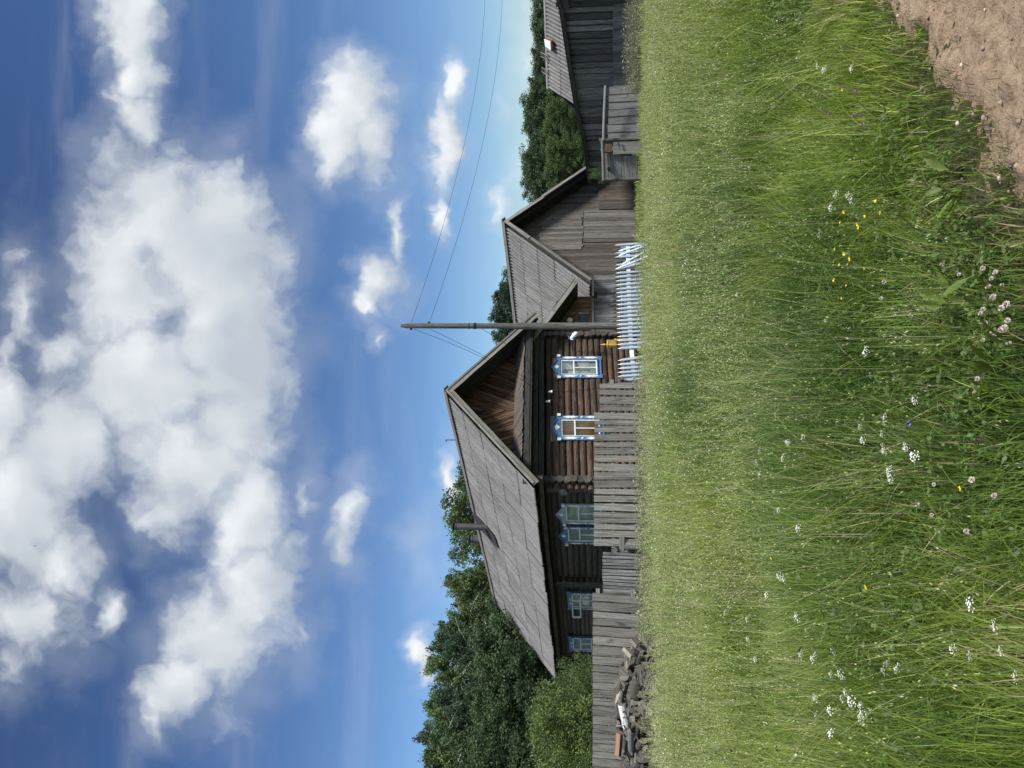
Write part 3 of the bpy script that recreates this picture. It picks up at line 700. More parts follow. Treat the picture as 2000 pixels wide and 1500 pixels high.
q = MB(); a = G.w(xa, .66, za)-nn*.06; q.beam(a, a+e*.52, nn*.19, G.v(0, .03, 0), seg=4, wob=.006); q.beam(a+e*.5-G.v(0, .03, 0)-nn*.02, a+e*1.0-G.v(0, .03, 0)-nn*.02, nn*.17, G.v(0, .03, 0), seg=4, wob=.006); obj('bargeboard', q, GREYW, annex)
gA = lambda x: float(ground(*G.w(x, YA, 0)[:2]))-HO[2]-.1
PA = lambda s, z, d: G.w(s, YA-d, z)
zmid = G.hit(880, 1158, 1, YA)[2]
w0 = G.hit(892, 1127, 1, YA-.05); w1 = G.hit(866, 1153, 1, YA-.05)
q = MB()
for (s0, s1, zb_, zt_) in ((xa, w1[0], None, None), (w0[0], p1[0]-.02, None, None), (w1[0], w0[0], None, w1[2]), (w1[0], w0[0], w0[2], None)):
    zt2 = (lambda x: min(ztop(x)-.05, 9)) if zt_ is None else (lambda x, c=zt_: c)
    zb2 = (lambda x: zmid) if zb_ is None else (lambda x, c=zb_: c)
    vboards(q, PA, s0, s1, zb2, zt2, .16, .03)
obj('board_wall', q, BARNB, annex)
q = MB(); vboards(q, lambda s, z, d: PA(s, z, d+.03), xa, p1[0]+1.2, gA, lambda x: zmid-.02, .17, .03); obj('lower_boarding', q, BARND, annex)
q = MB(); q.beam(PA(xa, zmid, .08), PA(p1[0]-.1, zmid, .08), G.v(0, 0, .09), G.v(0, .05, 0)); obj('batten', q, GREYW, annex)
q = MB(); fx = [(w1[0], w1[2]), (w0[0], w1[2]), (w0[0], w0[2]), (w1[0], w0[2])]
for i in range(4): a, b_ = fx[i], fx[(i+1) % 4]; q.beam(PA(*a, .04), PA(*b_, .04), (G.v(0, 0, .07) if i % 2 == 0 else G.v(.07, 0, 0)), G.v(0, .05, 0))
wn = obj('window', q, BARNB, annex)
q = MB(); q.prism([PA(x, z, 0) for x, z in fx], G.v(0, .006, 0)); obj('pane', q, GLASS, wn)
q = MB(); q.prism([PA(x, z, -.3) for x, z in [(w1[0]-.2, w1[2]-.2), (w0[0]+.2, w1[2]-.2), (w0[0]+.2, w0[2]+.2), (w1[0]-.2, w0[2]+.2)]], G.v(0, .01, 0)); obj('room_shade_panel', q, FELT, wn)  # dark sheet added behind the pane as the shade of the annex interior

# ------------------------------------------------------------------ grey barn
barn = thing('hay_barn', G.w(10.3, 5, -4.3), 'weathered grey board barn with steep slate gable roof right of the utility pole', 'barn')
ap, el, er = G.hit(1065, 984, 1, 1.0), G.hit(947, 1153, 1, 1.0), G.hit(1182, 1159, 1, 1.0)
BL = 15.
yb = G.v(0, 1, -.012)
rb_ = MB(); q2 = MB(); q3 = MB(); sides = []
for e_ in (el, er):
    v = G.v(e_[0]-ap[0], 0, e_[2]-ap[2]); n = nrm(np.cross(yb, v)); n = n if n[2] > 0 else -n; sides.append((v, n))
    corr_sheets(rb_, G.w(ap[0], 1., ap[2])+n*.03, yb, nrm(v), n, BL, np.linalg.norm(v), 5, wave=.19, amp=.036, sheetw=1.14)
broof = obj('roof', rb_, SLATE, barn)
for v, n in sides:
    for y in np.arange(0, BL, .3): a = G.w(ap[0], 1., ap[2])+yb*(y+.12)-n*.06; q2.beam(a, a+v*.995, yb*.27, n*.04)
    for y in np.arange(.2, BL, 1.0): a = G.w(ap[0], 1., ap[2])+yb*y-n*.16; q2.beam(a, a+v*.98, yb*.1, n*.14)
    a = G.w(ap[0], .85, ap[2])+n*.10+nrm(v)*.09; q3.beam(a, a+yb*(BL+.1), nrm(v)*.20, n*.03, seg=8, wob=.01)
obj('roof_deck', q2, BEAMD, broof); obj('ridge_board', q3, GREYW, broof)
for k, (v, n) in enumerate(sides):
    q = MB(); a = G.w(ap[0], .93, ap[2])-n*.08
    if k == 0: q.beam(a, a+v*.30, n*.16, yb*.03, seg=3, wob=.01); q.beam(a+v*.31-n*.02, a+v*.99-n*.02, n*.12, yb*.03, seg=6, wob=.014)
    else: q.beam(a, a+v*.42, n*.15, yb*.03, seg=3, wob=.01); q.beam(a+v*.40-yb*.03, a+v*1.0-yb*.03, n*.13, yb*.03, seg=5, wob=.01)
    obj('bargeboard', q, GREYW, barn)
YBW = 1.85
PB = lambda s, z, d: G.w(s, YBW-d, z)
gB = lambda x: float(ground(*G.w(x, YBW, 0)[:2]))-HO[2]-.1
ztb = lambda x: (ap[2]+(x-ap[0])*(el[2]-ap[2])/(el[0]-ap[0]) if x < ap[0] else ap[2]+(x-ap[0])*(er[2]-ap[2])/(er[0]-ap[0]))-.12
xc = G.hit(1085, 1100, 1, YBW)[0]; zl = G.hit(1050, 1139, 1, YBW)[2]; zl2 = G.hit(1110, 1167, 1, YBW)[2]; xr2 = G.hit(1148, 1200, 1, YBW)[0]; xL2 = G.hit(1025, 1200, 1, YBW)[0]
q = MB(); vboards(q, PB, p1[0]+.1, xL2, gB, ztb, .16, .03, jit=.0, gap=.008); vboards(q, PB, xL2, xr2+.15, lambda x: gB(x) if x < xL2 else zl2-.3, ztb, .15, .03, jit=.0)
obj('board_wall', q, BARNW, barn)
q = MB(); vboards(q, lambda s, z, d: PB(s, z, d+.05), xL2, xc, gB, lambda x: zl-.02*(x-xL2), .2, .03, jit=.02, gap=.012, lean=.01)
dr = obj('barn_gate', q, BARNL, barn)
q = MB(); vboards(q, lambda s, z, d: PB(s, z, d+.07), xc+.03, xr2, gB, lambda x: zl2-.05+.012*(x-xc), .2, .03, jit=.015, gap=.008)
obj('lean_boards', q, BARNW, barn)
q = MB(); vboards(q, lambda s, z, d: PB(s, z, d+.04), G.hit(1010, 1100, 1, YBW)[0], xc-.05, lambda x: zl+.03, lambda x: min(ztb(x)-.5, G.hit(1050, 1055, 1, YBW)[2]), .17, .02, jit=.1, gap=.006)
obj('patch_boards', q, BARNL, barn)
q = MB(); vboards(q, lambda s, z, d: G.w(er[0]-.9+d, YBW+s, z), 0, 11, lambda s: -5.2, lambda s: er[2]+.3, .2, .03); obj('side_wall', q, BARND, barn)
q = MB(); a = G.hit(967, 1158, 1, .9); b_ = G.hit(920, 1158, 1, .9); q.beam(G.w(*b_), G.w(*a), G.v(0, 0, .09), G.v(0, .10, 0)); c_ = G.hit(922, 1163, 1, 1.1); q.beam(G.w(c_[0]-.05, 1.1, c_[2]), G.w(c_[0]+.16, 1.1, c_[2]-.02), G.v(0, 0, .12), G.v(0, .2, 0)); obj('eave_beam', q, BEAMD, barn)

# ------------------------------------------------------------------ dark barn on the right with the raked roof edge, slate roofed shed behind
def line_frame(P0, P1):
    P0 = np.array(P0, float); P1 = np.array(P1, float); L_ = np.linalg.norm((P1-P0)[:2]); e = (P1-P0)/L_; e[2] = 0; n = nrm(np.cross(e, A_(0, 0, 1)))
    n = n if n[1] < 0 else -n
    return (lambda s, z, d: A_(P0[0], P0[1], 0)+e*s+n*d+A_(0, 0, z)), L_, e, n
A0, A1 = at(1150, 1145, 34.5), at(1600, 1145, 28.0)
PC, LC, eC, nC = line_frame(A0, A1)
def s_of(U):                                      # parameter along the wall seen at column U
    r = ray(U, 1145); M_ = np.array([[r[0], -eC[0]], [r[1], -eC[1]]]); k = np.linalg.solve(M_, A_(A0[0], A0[1])-A_(0, 0)); return k[1]
def z_of(U, V, P=None):
    s = s_of(U); q = A_(A0[0], A0[1], 0)+eC*s; r = ray(U, V); t = q[1]/r[1]; return CAMZ+r[2]*t
rake = [(s_of(u), z_of(u, v)) for u, v in ((1183, 1144.5), (1240, 1135.5), (1296, 1122.5), (1400, 1106), (1492, 1092.5))]
rake = [(0, rake[0][1]-.1)]+rake+[(LC, rake[-1][1]+.55)]
ztc = lambda s: float(np.interp(s, [a for a, _ in rake], [b for _, b in rake]))
gC = lambda s: float(ground(*(A_(A0[0], A0[1])+eC[:2]*s)))-.1
dbarn = thing('board_barn', PC(LC*.6, gC(5), -2), 'dark blue grey board barn with a raked roof edge at the far right', 'barn')
q = MB(); s_ = 0
vboards(q, lambda s, z, d: PC(s, z, d-.03), 0, LC, gC, lambda s: ztc(s)-.12, .22, .02, gap=.0)
vboards(q, lambda s, z, d: PC(s, z, d+.02), 0, LC, gC, lambda s: ztc(s)-.10, .24, .035, gap=.05, jit=.03, dpt=.03, lean=.012, prob=.85)
obj('board_wall', q, BARND, dbarn)
q = MB()
for (s0, z0), (s1, z1) in zip(rake[:-1], rake[1:]): q.beam(PC(s0, z0-.06, .28), PC(s1, z1-.06, .28), A_(0, 0, .16), nC*.04); q.beam(PC(s0, z0-.0, .0), PC(s1, z1-.0, .0), nC*.62, A_(0, 0, .04))
obj('rake_board', q, BEAMD, dbarn)
q = MB()
for (s0, z0), (s1, z1) in zip(rake[:-1], rake[1:]): q.beam(PC(s0, z0-.02, -2.5), PC(s1, z1-.02, -2.5), nC*4.6, A_(0, 0, .03))
obj('roof', q, FELT, dbarn)
q = MB(); sA, sB = s_of(1331), s_of(1495); zz = z_of(1400, 1197)
vboards(q, lambda s, z, d: PC(s, z, d+.10), sA, sB, gC, lambda s: z_of(1331, 1197)+(z_of(1495, 1197)-z_of(1331, 1197))*(s-sA)/(sB-sA), .2, .03, gap=.004, jit=0., dpt=.01)
obj('lower_boarding', q, BARND, dbarn)
q = MB(); s2 = s_of(1497); q.beam(PC(s2, gC(s2), .16), PC(s2, ztc(s2)+.1, .16), eC*.16, nC*.1); q.beam(PC(s2-.1, ztc(s2)-.30, .30), PC(s2+.7, ztc(s2)-.12, .30), A_(0, 0, .22), nC*.05); obj('corner_post', q, BEAMD, dbarn)
# slate roof behind
shed = thing('slate_roof_shed', at(1400, 1200, 37), 'long low shed with pale striped slate roof rising behind the dark barn', 'shed')
R1, R2, Q1 = at(1620, 1061, 33.4), at(1331, 1069.5, 37.6), at(1293, 1130, 35.9)
ev = R1-R2; fv = Q1-R2; n3 = nrm(np.cross(ev, fv)); n3 = n3 if n3[2] > 0 else -n3
q = MB(); corr_sheets(q, R2, nrm(ev), nrm(fv-0*ev), n3, np.linalg.norm(ev), np.linalg.norm(fv)*1.25, 3, wave=.175, amp=.034, sheetw=1.2)
sroof = obj('roof', q, SLATE, shed)
q = MB(); q.beam(R2-n3*.0-nrm(ev)*.1, R1, nrm(fv)*.18, n3*.05, seg=6, wob=.01); q.beam(R2+A_(0, 0, -.04), R1+A_(0, 0, -.04), A_(0, 0, .07), A_(0, .2, 0)); obj('ridge_board', q, GREYW, sroof)
q = MB(); w3 = nrm(ev); q.prism([R2-A_(0, 0, .08), R1-A_(0, 0, .08), R1+fv*1.2-A_(0, 0, .08), R2+fv*1.2-A_(0, 0, .08)], A_(0, 0, -.06))
back = A_(0, 3.0, -1.2); q.prism([R2-A_(0, 0, .08), R2+back, R1+back, R1-A_(0, 0, .08)], A_(0, 0, -.06)); obj('roof_deck', q, BEAMD, sroof)
q = MB(); q.prism([R2+fv*.1-A_(0, 0, .2), R2+fv*1.2-A_(0, 0, .2), A_(*(R2+fv*1.2)[:2], -1), A_(*(R2+back)[:2], -1), R2+back-A_(0, 0, .2)], nrm(ev)*.1); obj('end_wall', q, BARND, shed)
# hatch, ladders
hp = lambda U, V, k=0: (lambda r: CAMP+r*((n3@(R2+n3*k-CAMP))/(n3@r)))(ray(U, V))
q = MB(); a, b_, c_, d_ = hp(1424, 1064, .10), hp(1410, 1066, .10), hp(1402, 1077, .22), hp(1419, 1076, .22)
hatch = obj('roof_hatch', (q.prism([a, b_, c_, d_], n3*.04), q)[1], plain('pale metal sheet', (.62, .66, .72), .4, .05), shed)
q = MB(); 
for x, y in ((b_, c_), (c_, d_), (d_, a)): q.beam(x-n3*.06, y-n3*.06, nrm(np.cross(y-x, n3))*.07, n3*.12)
obj('hatch_frame', q, REDROOF, hatch)
for U in (1397, 1367):
    q = MB(); w_ = 8
    for du in (0, w_): q.tube([hp(U-du-7, 1071, .06), hp(U-du+1, 1056+(0 if U > 1380 else 3), .10)], .022, 5)
    for k in (.1, .3, .5, .7, .9):
        i0_ = hp(U-7, 1071, .06)*(1-k)+hp(U+1, 1056, .10)*k; i1_ = hp(U-w_-7, 1071, .06)*(1-k)+hp(U-w_+1, 1056, .10)*k; q.tube([i0_, i1_], .016, 5)
    obj('roof_ladder', q, GREYL, None, label='short pale ladder hooked over the ridge, '+('next to the roof hatch' if U > 1380 else 'nearer the tree-side end of the ridge'), cat='ladder', group='short ladders on the shed roof')
# far red roof
far = thing('red_roof_house', at(1205, 1150, 60), 'distant house with a rust red roof peeking over the barn edge', 'house')
q = MB(); a, b_ = at(1175, 1135.5, 62), at(1222, 1135.5, 62)
q.prism([a, b_, at(1226, 1150, 58), at(1172, 1165, 58)], A_(0, .2, -.1)); q.prism([a, at(1172, 1165, 58), at(1172, 1165, 58)+A_(0, 9, 0)], A_(.1, 0, 0)); q.prism([a, b_, b_+A_(0, 4, -2), a+A_(0, 4, -2)], A_(0, 0, -.1)); obj('roof', q, REDROOF, far)
q = MB(); q.beam(at(1224, 1138, 57.8), at(1228, 1151, 57.6), A_(.12, 0, 0), A_(0, .1, 0)); q.beam(at(1185, 1158, 57.9), at(1226, 1151.5, 57.9), A_(0, 0, .12), A_(0, .05, 0)); obj('trim_board', q, WHITEC, far)
q = MB(); q.beam(at(1200, 1160, 60.5)-A_(0, 0, 3), at(1200, 1160, 60.5), A_(2.2, 0, 0), A_(0, 3, 0)); obj('wall', q, BARNW, far)
# ------------------------------------------------------------------ fences
gnd = lambda x, y: float(ground(x, y))
Zv = A_(0, 0, 1)
def board_fence(name, label, U0, d0, U1, d1, topV, pitch_px, wfrac, mat_, lean=.0, th=.025, group=None, rails=(.35, .8), jag=0, root_up=0., rail_over=.1, post=True):
    P0, P1 = at(U0, 1145, d0), at(U1, 1145, d1); mid = (P0+P1)/2
    t = thing(name, (mid[0], mid[1], gnd(*mid[:2])), label, 'fence', group)
    e = nrm(A_(*(P1-P0)[:2], 0)); n = A_(e[1], -e[0], 0); n = n if n[1] < 0 else -n
    U = U0; i = 0
    while (U-U1)*(U0-U1) > 0:
        sgn = 1 if U1 > U0 else -1; w = pitch_px*random.uniform(.74, 1.24); Uc = U+sgn*w/2
        k = (Uc-U0)/(U1-U0); d = 1/((1-k)/d0+k/d1); Vt = topV(Uc)
        T = at(Uc, Vt, d); g = gnd(T[0], T[1])-.05+root_up; wd = w/FPX*d*wfrac
        B_ = A_(T[0]+random.uniform(-.025, .025)+lean, T[1], g); T = T+n*random.uniform(-.008, .008)
        q = MB(); q.beam(B_, T, e*wd, n*th, seg=3, wob=.004, taper=random.uniform(.97, 1.03)); obj('board', q, mat_, t)
        U += sgn*w; i += 1
    q = MB(); zt = min(at(U0, topV(U0-1 if U0 > U1 else U0+1), d0)[2], at(U1, topV(U1+1 if U0 > U1 else U1-1), d1)[2])
    for k in rails:
        a = A_(*(P0-e*rail_over)[:2], gnd(*P0[:2])+(zt-gnd(*P0[:2]))*k)-n*(th/2+.035); b_ = A_(*(P1+e*rail_over)[:2], gnd(*P1[:2])+(zt-gnd(*P1[:2]))*k)-n*(th/2+.035)
        q.beam(a, b_, Zv*.09, n*.05, seg=8, wob=.01)
    obj('rail', q, mat_, t)
    if post:
        L_ = np.linalg.norm((P1-P0)[:2]); m_ = max(2, int(L_/2.6)+1)
        for j in range(m_):
            p = P0+(P1-P0)*j/(m_-1); q = MB(); g = gnd(p[0], p[1]); pp = A_(p[0], p[1], g-.1)-n*.13; q.tube([pp, pp+Zv*(zt-g)*.93], .06, 9, noise=.04); obj('post', q, POLEW, t)
    return t
tA = lambda U: (1171.5+random.uniform(-1, 1)) if U > 700 else (1160.5+random.uniform(-.6, .9) if U > 600 else 1160+random.uniform(-.6, .6))
board_fence('board_fence', 'grey board fence in front of the house corner and shaded windows, level along its top', 752, 20.6, 439, 19.4, tA, 14.6, .80, GREYW, group='grey board fence sections by the log house')
tB = lambda U: 1176+abs(U-385)/42*2.2+random.uniform(-.8, .8)
board_fence('slat_fence', 'narrow slatted fence section lower than its neighbours, with a sagging top', 423, 19.3, 344, 19.2, tB, 6.9, .72, GREYL, lean=-.03, group='grey board fence sections by the log house')
tC = lambda U: 1157.5+random.uniform(-.5, .6)
board_fence('plank_fence', 'wide grey plank fence behind the firewood heap', 343, 19.1, -70, 18.0, tC, 17.2, .84, GREYW, lean=-.07, rails=(.45, .93), group='grey board fence sections by the log house')
q = MB(); a = at(752, 1216, 20.9); q.tube([A_(a[0]-.05, a[1]+.1, gnd(a[0], a[1])), a+A_(-.06, 0, .08)], .10, 10, noise=.05); q.tube([a+A_(-.25, .1, .02), a+A_(.12, -.1, .06)], .075, 9, noise=.05)
obj('fence_post', q, [POLEW], None, label='short grey log post at the end of the white picket fence', cat='post')
q = MB(); a = at(431, 1220, 19.3); q.tube([A_(a[0], a[1], gnd(a[0], a[1])), a+A_(0, 0, .02)], .06, 9, noise=.05); q.beam(a+A_(-.3, .1, .08), a+A_(.25, .1, .06), Zv*.12, A_(0, .05, 0))
obj('fence_post', q, [GREYL], None, label='bare post and rail stub in the gap between two grey fence sections', cat='post')

# white picket fence of the front garden
def picket(P, T, w, th, e, n, col, tipw=1.):
    q = MB(); ax = nrm(T-P); L_ = np.linalg.norm(T-P); c = MB()
    q.beam(P, T-ax*.13, e*w, n*th, seg=2, wob=.003); t0 = T-ax*.13
    c.beam(t0, t0+ax*.015, e*w*1.0, n*th*1.3); c.tube([t0+ax*.01, t0+ax*.05, t0+ax*.09, T+ax*.02], [w*.42, w*.60, w*.36, .006], 8, squash=.6)
    return q, c
gf = thing('picket_fence', at(880, 1260, 22), 'low pale blue and white picket fence with pointed tips around the front garden', 'fence')
U0, d0, U1, d1 = 1021, 23.4, 757, 20.9; N_ = 35
P0, P1 = at(U0, 1145, d0), at(U1, 1145, d1); e = nrm(A_(*(P1-P0)[:2], 0)); n = A_(e[1], -e[0], 0); n = n if n[1] < 0 else -n
for i in range(N_):
    k = i/(N_-1); U = U0+(U1-U0)*k
    if i in (1, 4, 27, 28): continue
    d = 1/((1-k)/d0+k/d1); V = 1202+7*k+(1208.5-1209)*k; T = at(U, V+random.uniform(-.6, .6), d); g = gnd(T[0], T[1])
    le = .07+random.uniform(-.015, .015)+(.16 if i in (6,) else 0)+(.10 if i == 29 else 0)
    B_ = A_(T[0]+le, T[1], g+.05); q, c = picket(B_, T, .066, .03, e, n, 0); pk = obj('picket', q, WHITEF, gf); obj('picket_tip', c, WHITEC, pk)
q = MB(); 
for (ua, ub, va, vb) in ((1021, 940, 1226, 1228), (940, 850, 1228, 1231), (850, 752, 1231, 1238)):
    ka, kb = (U0-ua)/(U0-U1), (U0-ub)/(U0-U1); a = at(ua, va, 1/((1-ka)/d0+ka/d1)+.05); b_ = at(ub, vb, 1/((1-kb)/d0+kb/d1)+.05); q.beam(a, b_, Zv*.11, n*.04, seg=4, wob=.008)
obj('rail', q, WHITEC, gf)
for U in (1018, 915, 826, 762):
    k = (U0-U)/(U0-U1); d = 1/((1-k)/d0+k/d1)+.1; T = at(U, 1213, d); q = MB(); q.tube([A_(T[0], T[1], gnd(T[0], T[1])-.1), T], .05, 9); obj('post', q, WHITEC, gf)
for (ua, va, ub, vb) in ((1010, 1209, 1029, 1281), (1001, 1209, 1025, 1274), (984, 1215, 1020, 1281), (975, 1204, 1000, 1266)):   # loose pickets leaning on the fence
    d = 23.0+(ua-1010)*.008; q, c = picket(at(ub, vb, d-.55), at(ua, va, d-.05), .06, .03, e, n, 0); pk = obj('picket', q, WHITEF, gf); obj('picket_tip', c, WHITEC, pk)
# side run going back to the house
U0, d0, U1, d1 = 1021, 23.5, 848, 26.4; N_ = 22; P0, P1 = at(U0, 1145, d0), at(U1, 1145, d1); e = nrm(A_(*(P1-P0)[:2], 0)); n = A_(e[1], -e[0], 0)
for i in range(N_):
    k = i/(N_-1); U = U0+(U1-U0)*k; d = 1/((1-k)/d0+k/d1); T = at(U, 1198.5-8*k+random.uniform(-.5, .5), d); g = gnd(T[0], T[1])
    q, c = picket(A_(T[0]+.03, T[1], g), T, .055, .025, e, n, 0); pk = obj('picket', q, GREYL, gf); obj('picket_tip', c, GREYL, pk)
q = MB(); q.beam(at(1021, 1226, 23.55), at(848, 1212, 26.45), Zv*.08, n*.04, seg=6, wob=.008); obj('rail', q, GREYL, gf)

# right hand yard fence, gate
board_fence('yard_fence', 'pale plank yard fence under a long pole rail, left of the tall weeds', 1332, 28.6, 1228, 28.0, lambda U: 1191-(1332-U)*.04+random.uniform(-1, 1), 15.5, .97, GREYL, rails=(.4,), lean=.02)
yf = thing('yard_gate', at(1190, 1250, 28), 'patched grey yard gate of level boards beside the hay barn corner', 'gate')
q = MB(); rows = [(1181.5, 1188), (1189, 1194), (1195, 1204.5), (1205.5, 1214.5), (1216, 1226), (1226.5, 1235), (1236, 1243.5), (1245, 1251)]
for i, (a, b_) in enumerate(rows):
    r_ = 1202 if i < 3 else 1197; t_ = (b_-a)/FPX*27.9; vm = (a+b_)/2
    q.beam(at(1147, vm+random.uniform(-.5, .5), 27.9), at(r_+random.uniform(-2, 2), vm-2+random.uniform(-1, 1), 27.7), Zv*t_, A_(0, .03, 0), seg=3, wob=.006)
obj('board_panel', q, GREYL, yf)
q = MB(); q.tube([at(1147, 1179, 27.6), at(1190, 1178, 27.6), at(1226, 1176.5, 27.5)], .055, 8, noise=.05); q.tube([at(1222, 1179, 27.6), at(1280, 1180.5, 27.7), at(1332, 1183, 27.8)], .055, 8, noise=.05); obj('top_rail', q, GREYL, yf)
q = MB()
for u, v in ((1149, 1176), (1206, 1172), (1226, 1170)): T = at(u, v, 27.9); q.tube([A_(T[0], T[1], gnd(T[0], T[1])-.1), T], .06, 8, noise=.05)
obj('post', q, POLEW, yf)
q = MB()
for u in (1198.5, 1206.5, 1214.5): w_ = 7.6/FPX*27.4; T = at(u+4, 1197+random.uniform(-1, 1), 27.4); q.beam(A_(T[0], T[1], gnd(T[0], T[1])-.05), T, A_(w_, 0, 0), A_(0, .03, 0))
dr = obj('wicket_door', q, GREYW, yf)
q = MB(); q.beam(at(1211, 1210, 27.3), at(1224, 1207, 27.3), Zv*.045, A_(0, .02, 0)); obj('latch', q, METALD, dr)
q = MB(); q.beam(at(1202, 1188, 27.5), at(1218, 1188, 27.5), Zv*.24, A_(0, .12, 0)); obj('cross_block', q, BARNB, yf)
q = MB(); q.tube([at(1170, 1190, 27.78), at(1170, 1190, 27.70)], .075, 8); q.beam(at(1172, 1188, 27.7), at(1165, 1195, 27.7), Zv*.06, A_(0, .03, 0)); obj('old_shoe_sole', q, BARK, None, label='dark leather scrap nailed to the patched yard gate', cat='scrap')

# ------------------------------------------------------------------ utility pole, wires, fittings
D = 23.6; top = at(863.6, 783, D); botp = at(862, 1145, D); g = gnd(botp[0], botp[1])
base = A_(botp[0], botp[1], g); pole = thing('utility_pole', base, 'tall bare wooden utility pole rising in front of the two roofs', 'utility pole')
q = MB(); pts = [base-Zv*.3]+[base+(top-base)*k for k in (.1, .25, .4, .55)]; q.tube(pts, [.115, .112, .108, .104, .10], 14, noise=.02, cap=True); obj('lower_shaft', q, POLEW, pole)
q = MB(); pts = [base+(top-base)*k for k in (.545, .66, .78, .9, .975, 1.0)]; q.tube(pts, [.088, .086, .083, .080, .078, .045], 14, noise=.02); obj('upper_shaft', q, POLEW, pole)
q = MB(); jp = base+(top-base)*.70
for k in (.0,): q.tube([jp-Zv*.02, jp+Zv*.05], .098, 14); q.tube([jp+Zv*.18, jp+Zv*.20], .092, 14)
obj('wire_band', q, BLACKW, pole)
for du, V in ((-6, 803), (6, 838), (-7, 1)):
    if V == 1: continue
    q = MB(); p = at(863.6+du, V, D); q.tube([p+A_(-.02*du/6, 0, -.03), p+A_(.02*du/6, 0, .03)], .03, 8); obj('insulator', q, BEAMD, pole)
def wire(name, P, Q, sag, label, r=.008, m_=24, group='overhead wires'):
    q = MB(); pts = [P+(Q-P)*k-Zv*sag*4*k*(1-k) for k in np.linspace(0, 1, m_)]; q.tube(pts, r, 5, cap=False); return obj(name, q, BLACKW, None, label=label, cat='wire', group=group)
def span(Ua, Va, da, pts_px):                    # wire running away to the next pole
    pass
wire('overhead_wire', at(868, 803, D), at(1700, 936, 40), 1.1, 'upper thin wire running right from the pole top across the sky', .006)
wire('overhead_wire', at(868, 838, D), at(1700, 966, 40), 1.15, 'lower thin wire running right from the pole across the sky', .006)
iA = H.hit(735, 1074, 1, YW-.35); iB = H.hit(716, 1069.5, 1, YW-.35); iC = H.hit(772, 1056, 1, YW-.25)
iA, iB, iC = H.w(*iA), H.w(*iB), H.w(*iC)
wire('overhead_wire', at(857, 809, D), iB, .55, 'topmost wire dropping left from the pole to the far white insulator on the gable wall', .006)
wire('overhead_wire', at(857, 840, D), iA, .10, 'middle wire dropping left from the pole to the near white insulator', .006)
wire('overhead_wire', at(857, 942, D), iC, .15, 'lowest wire dropping from mid pole to the log wall above the right window', .006)
for P_, V_ in ((iA, 'nearer the lace curtained window'), (iB, 'farther left on the log wall under the gable')):
    t = thing('wall_insulator', P_, 'white porcelain insulator on a dark hook, '+V_, 'insulator', 'white insulators on the house wall')
    q = MB(); q.tube([P_+Zv*.02, P_-Zv*.05, P_-Zv*.085], [.028, .045, .055], 12); q.tube([P_+Zv*.055, P_+Zv*.02], [.035, .035], 12); obj('porcelain_cup', q, CERAM, t)
    q = MB(); wpt = P_+H.v(0, .3, 0); q.tube([P_-Zv*.03, P_-Zv*.13, P_-Zv*.14+H.v(.0, .06, 0), wpt-Zv*.10], .011, 6, cap=False); obj('hook', q, BLACKW, t)
for px_, tx in (((715.5, 1064.5), 'lower'), ((733, 1066.5), 'upper')):
    q = MB(); P_ = H.w(*H.hit(*px_, 1, YW-.2)); q.tube([P_, P_+H.v(0, .14, -.02)], .02, 6); q.tube([P_-H.v(0, .02, .02), P_+H.v(0, .0, .03)], .035, 8)
    obj('wire_bracket', q, BLACKW, None, label='small black wire knob on the top log, '+('left one' if tx == 'lower' else 'right one'), cat='bracket', group='wire knobs')
# wires drooping along the wall
for a, b_, c_, lb in (((736, 1080), (733, 1110), (745, 1180), 'loose wire hanging down the log wall between the two front windows'), ((800, 1078), (838, 1082), (842, 1178), 'thin wire along the top log and down beside the right window')):
    p = [H.w(*H.hit(*z, 1, YW-.16)) for z in (a, b_, c_)]; q = MB(); q.tube([p[0]*(1-k)**2+p[1]*2*k*(1-k)+p[2]*k*k for k in np.linspace(0, 1, 10)], .008, 4, cap=False); obj('wall_wire', q, BLACKW, None, label=lb, cat='wire')
# street lamp on the corner
lp = H.w(*H.hit(840, 1118, 1, .25)); lamp = thing('street_lamp', lp, 'white oval street lamp head on a blue bracket at the house corner', 'street lamp')
q = MB(); q.tube([lp+A_(-.02, 0, .13), lp+A_(-.05, 0, .04), lp+A_(-.05, 0, -.07), lp+A_(0, 0, -.13), lp+A_(.06, -.02, -.10)], .022, 8); q.tube([lp+A_(-.02, 0, .13), lp+A_(.06, 0, .12)], .02, 8); q.box(lp+A_(0, .04, -.10), .08, .1, .10); obj('bracket', q, LAMPB, lamp)
q = MB(); q.tube([lp, lp+H.v(0, .8, 0)], .018, 6); obj('arm', q, BLACKW, lamp)
q = MB(); hd = lp+A_(.04, -.1, .03); 
q.tube([lp+A_(-.02, -.03, .06), lp+A_(.03, -.06, .0), lp+A_(.09, -.1, -.06), lp+A_(.15, -.14, -.14), lp+A_(.18, -.16, -.19)], [.045, .06, .085, .085, .03], 14); q.box(lp+A_(-.03, -.04, .02), .09, .08, .10); obj('lamp_head', q, LAMPW, lamp)
ds = G.w(*G.hit(874, 1113, 1, YA-.16)); dish = thing('wall_plate', ds, 'round white plate lamp on the brown annex boards above the small window', 'wall lamp')
q = MB(); f = G.v(0, -1, 0); q.tube([ds, ds+f*.03, ds+f*.05], [.125, .125, .11], 20, squash=.92); obj('rim', q, LAMPW, dish)
q = MB(); q.tube([ds+f*.05, ds+f*.07], [.055, .05], 16); q.tube([ds-f*.1, ds], .02, 6); obj('centre', q, CERAM, dish)
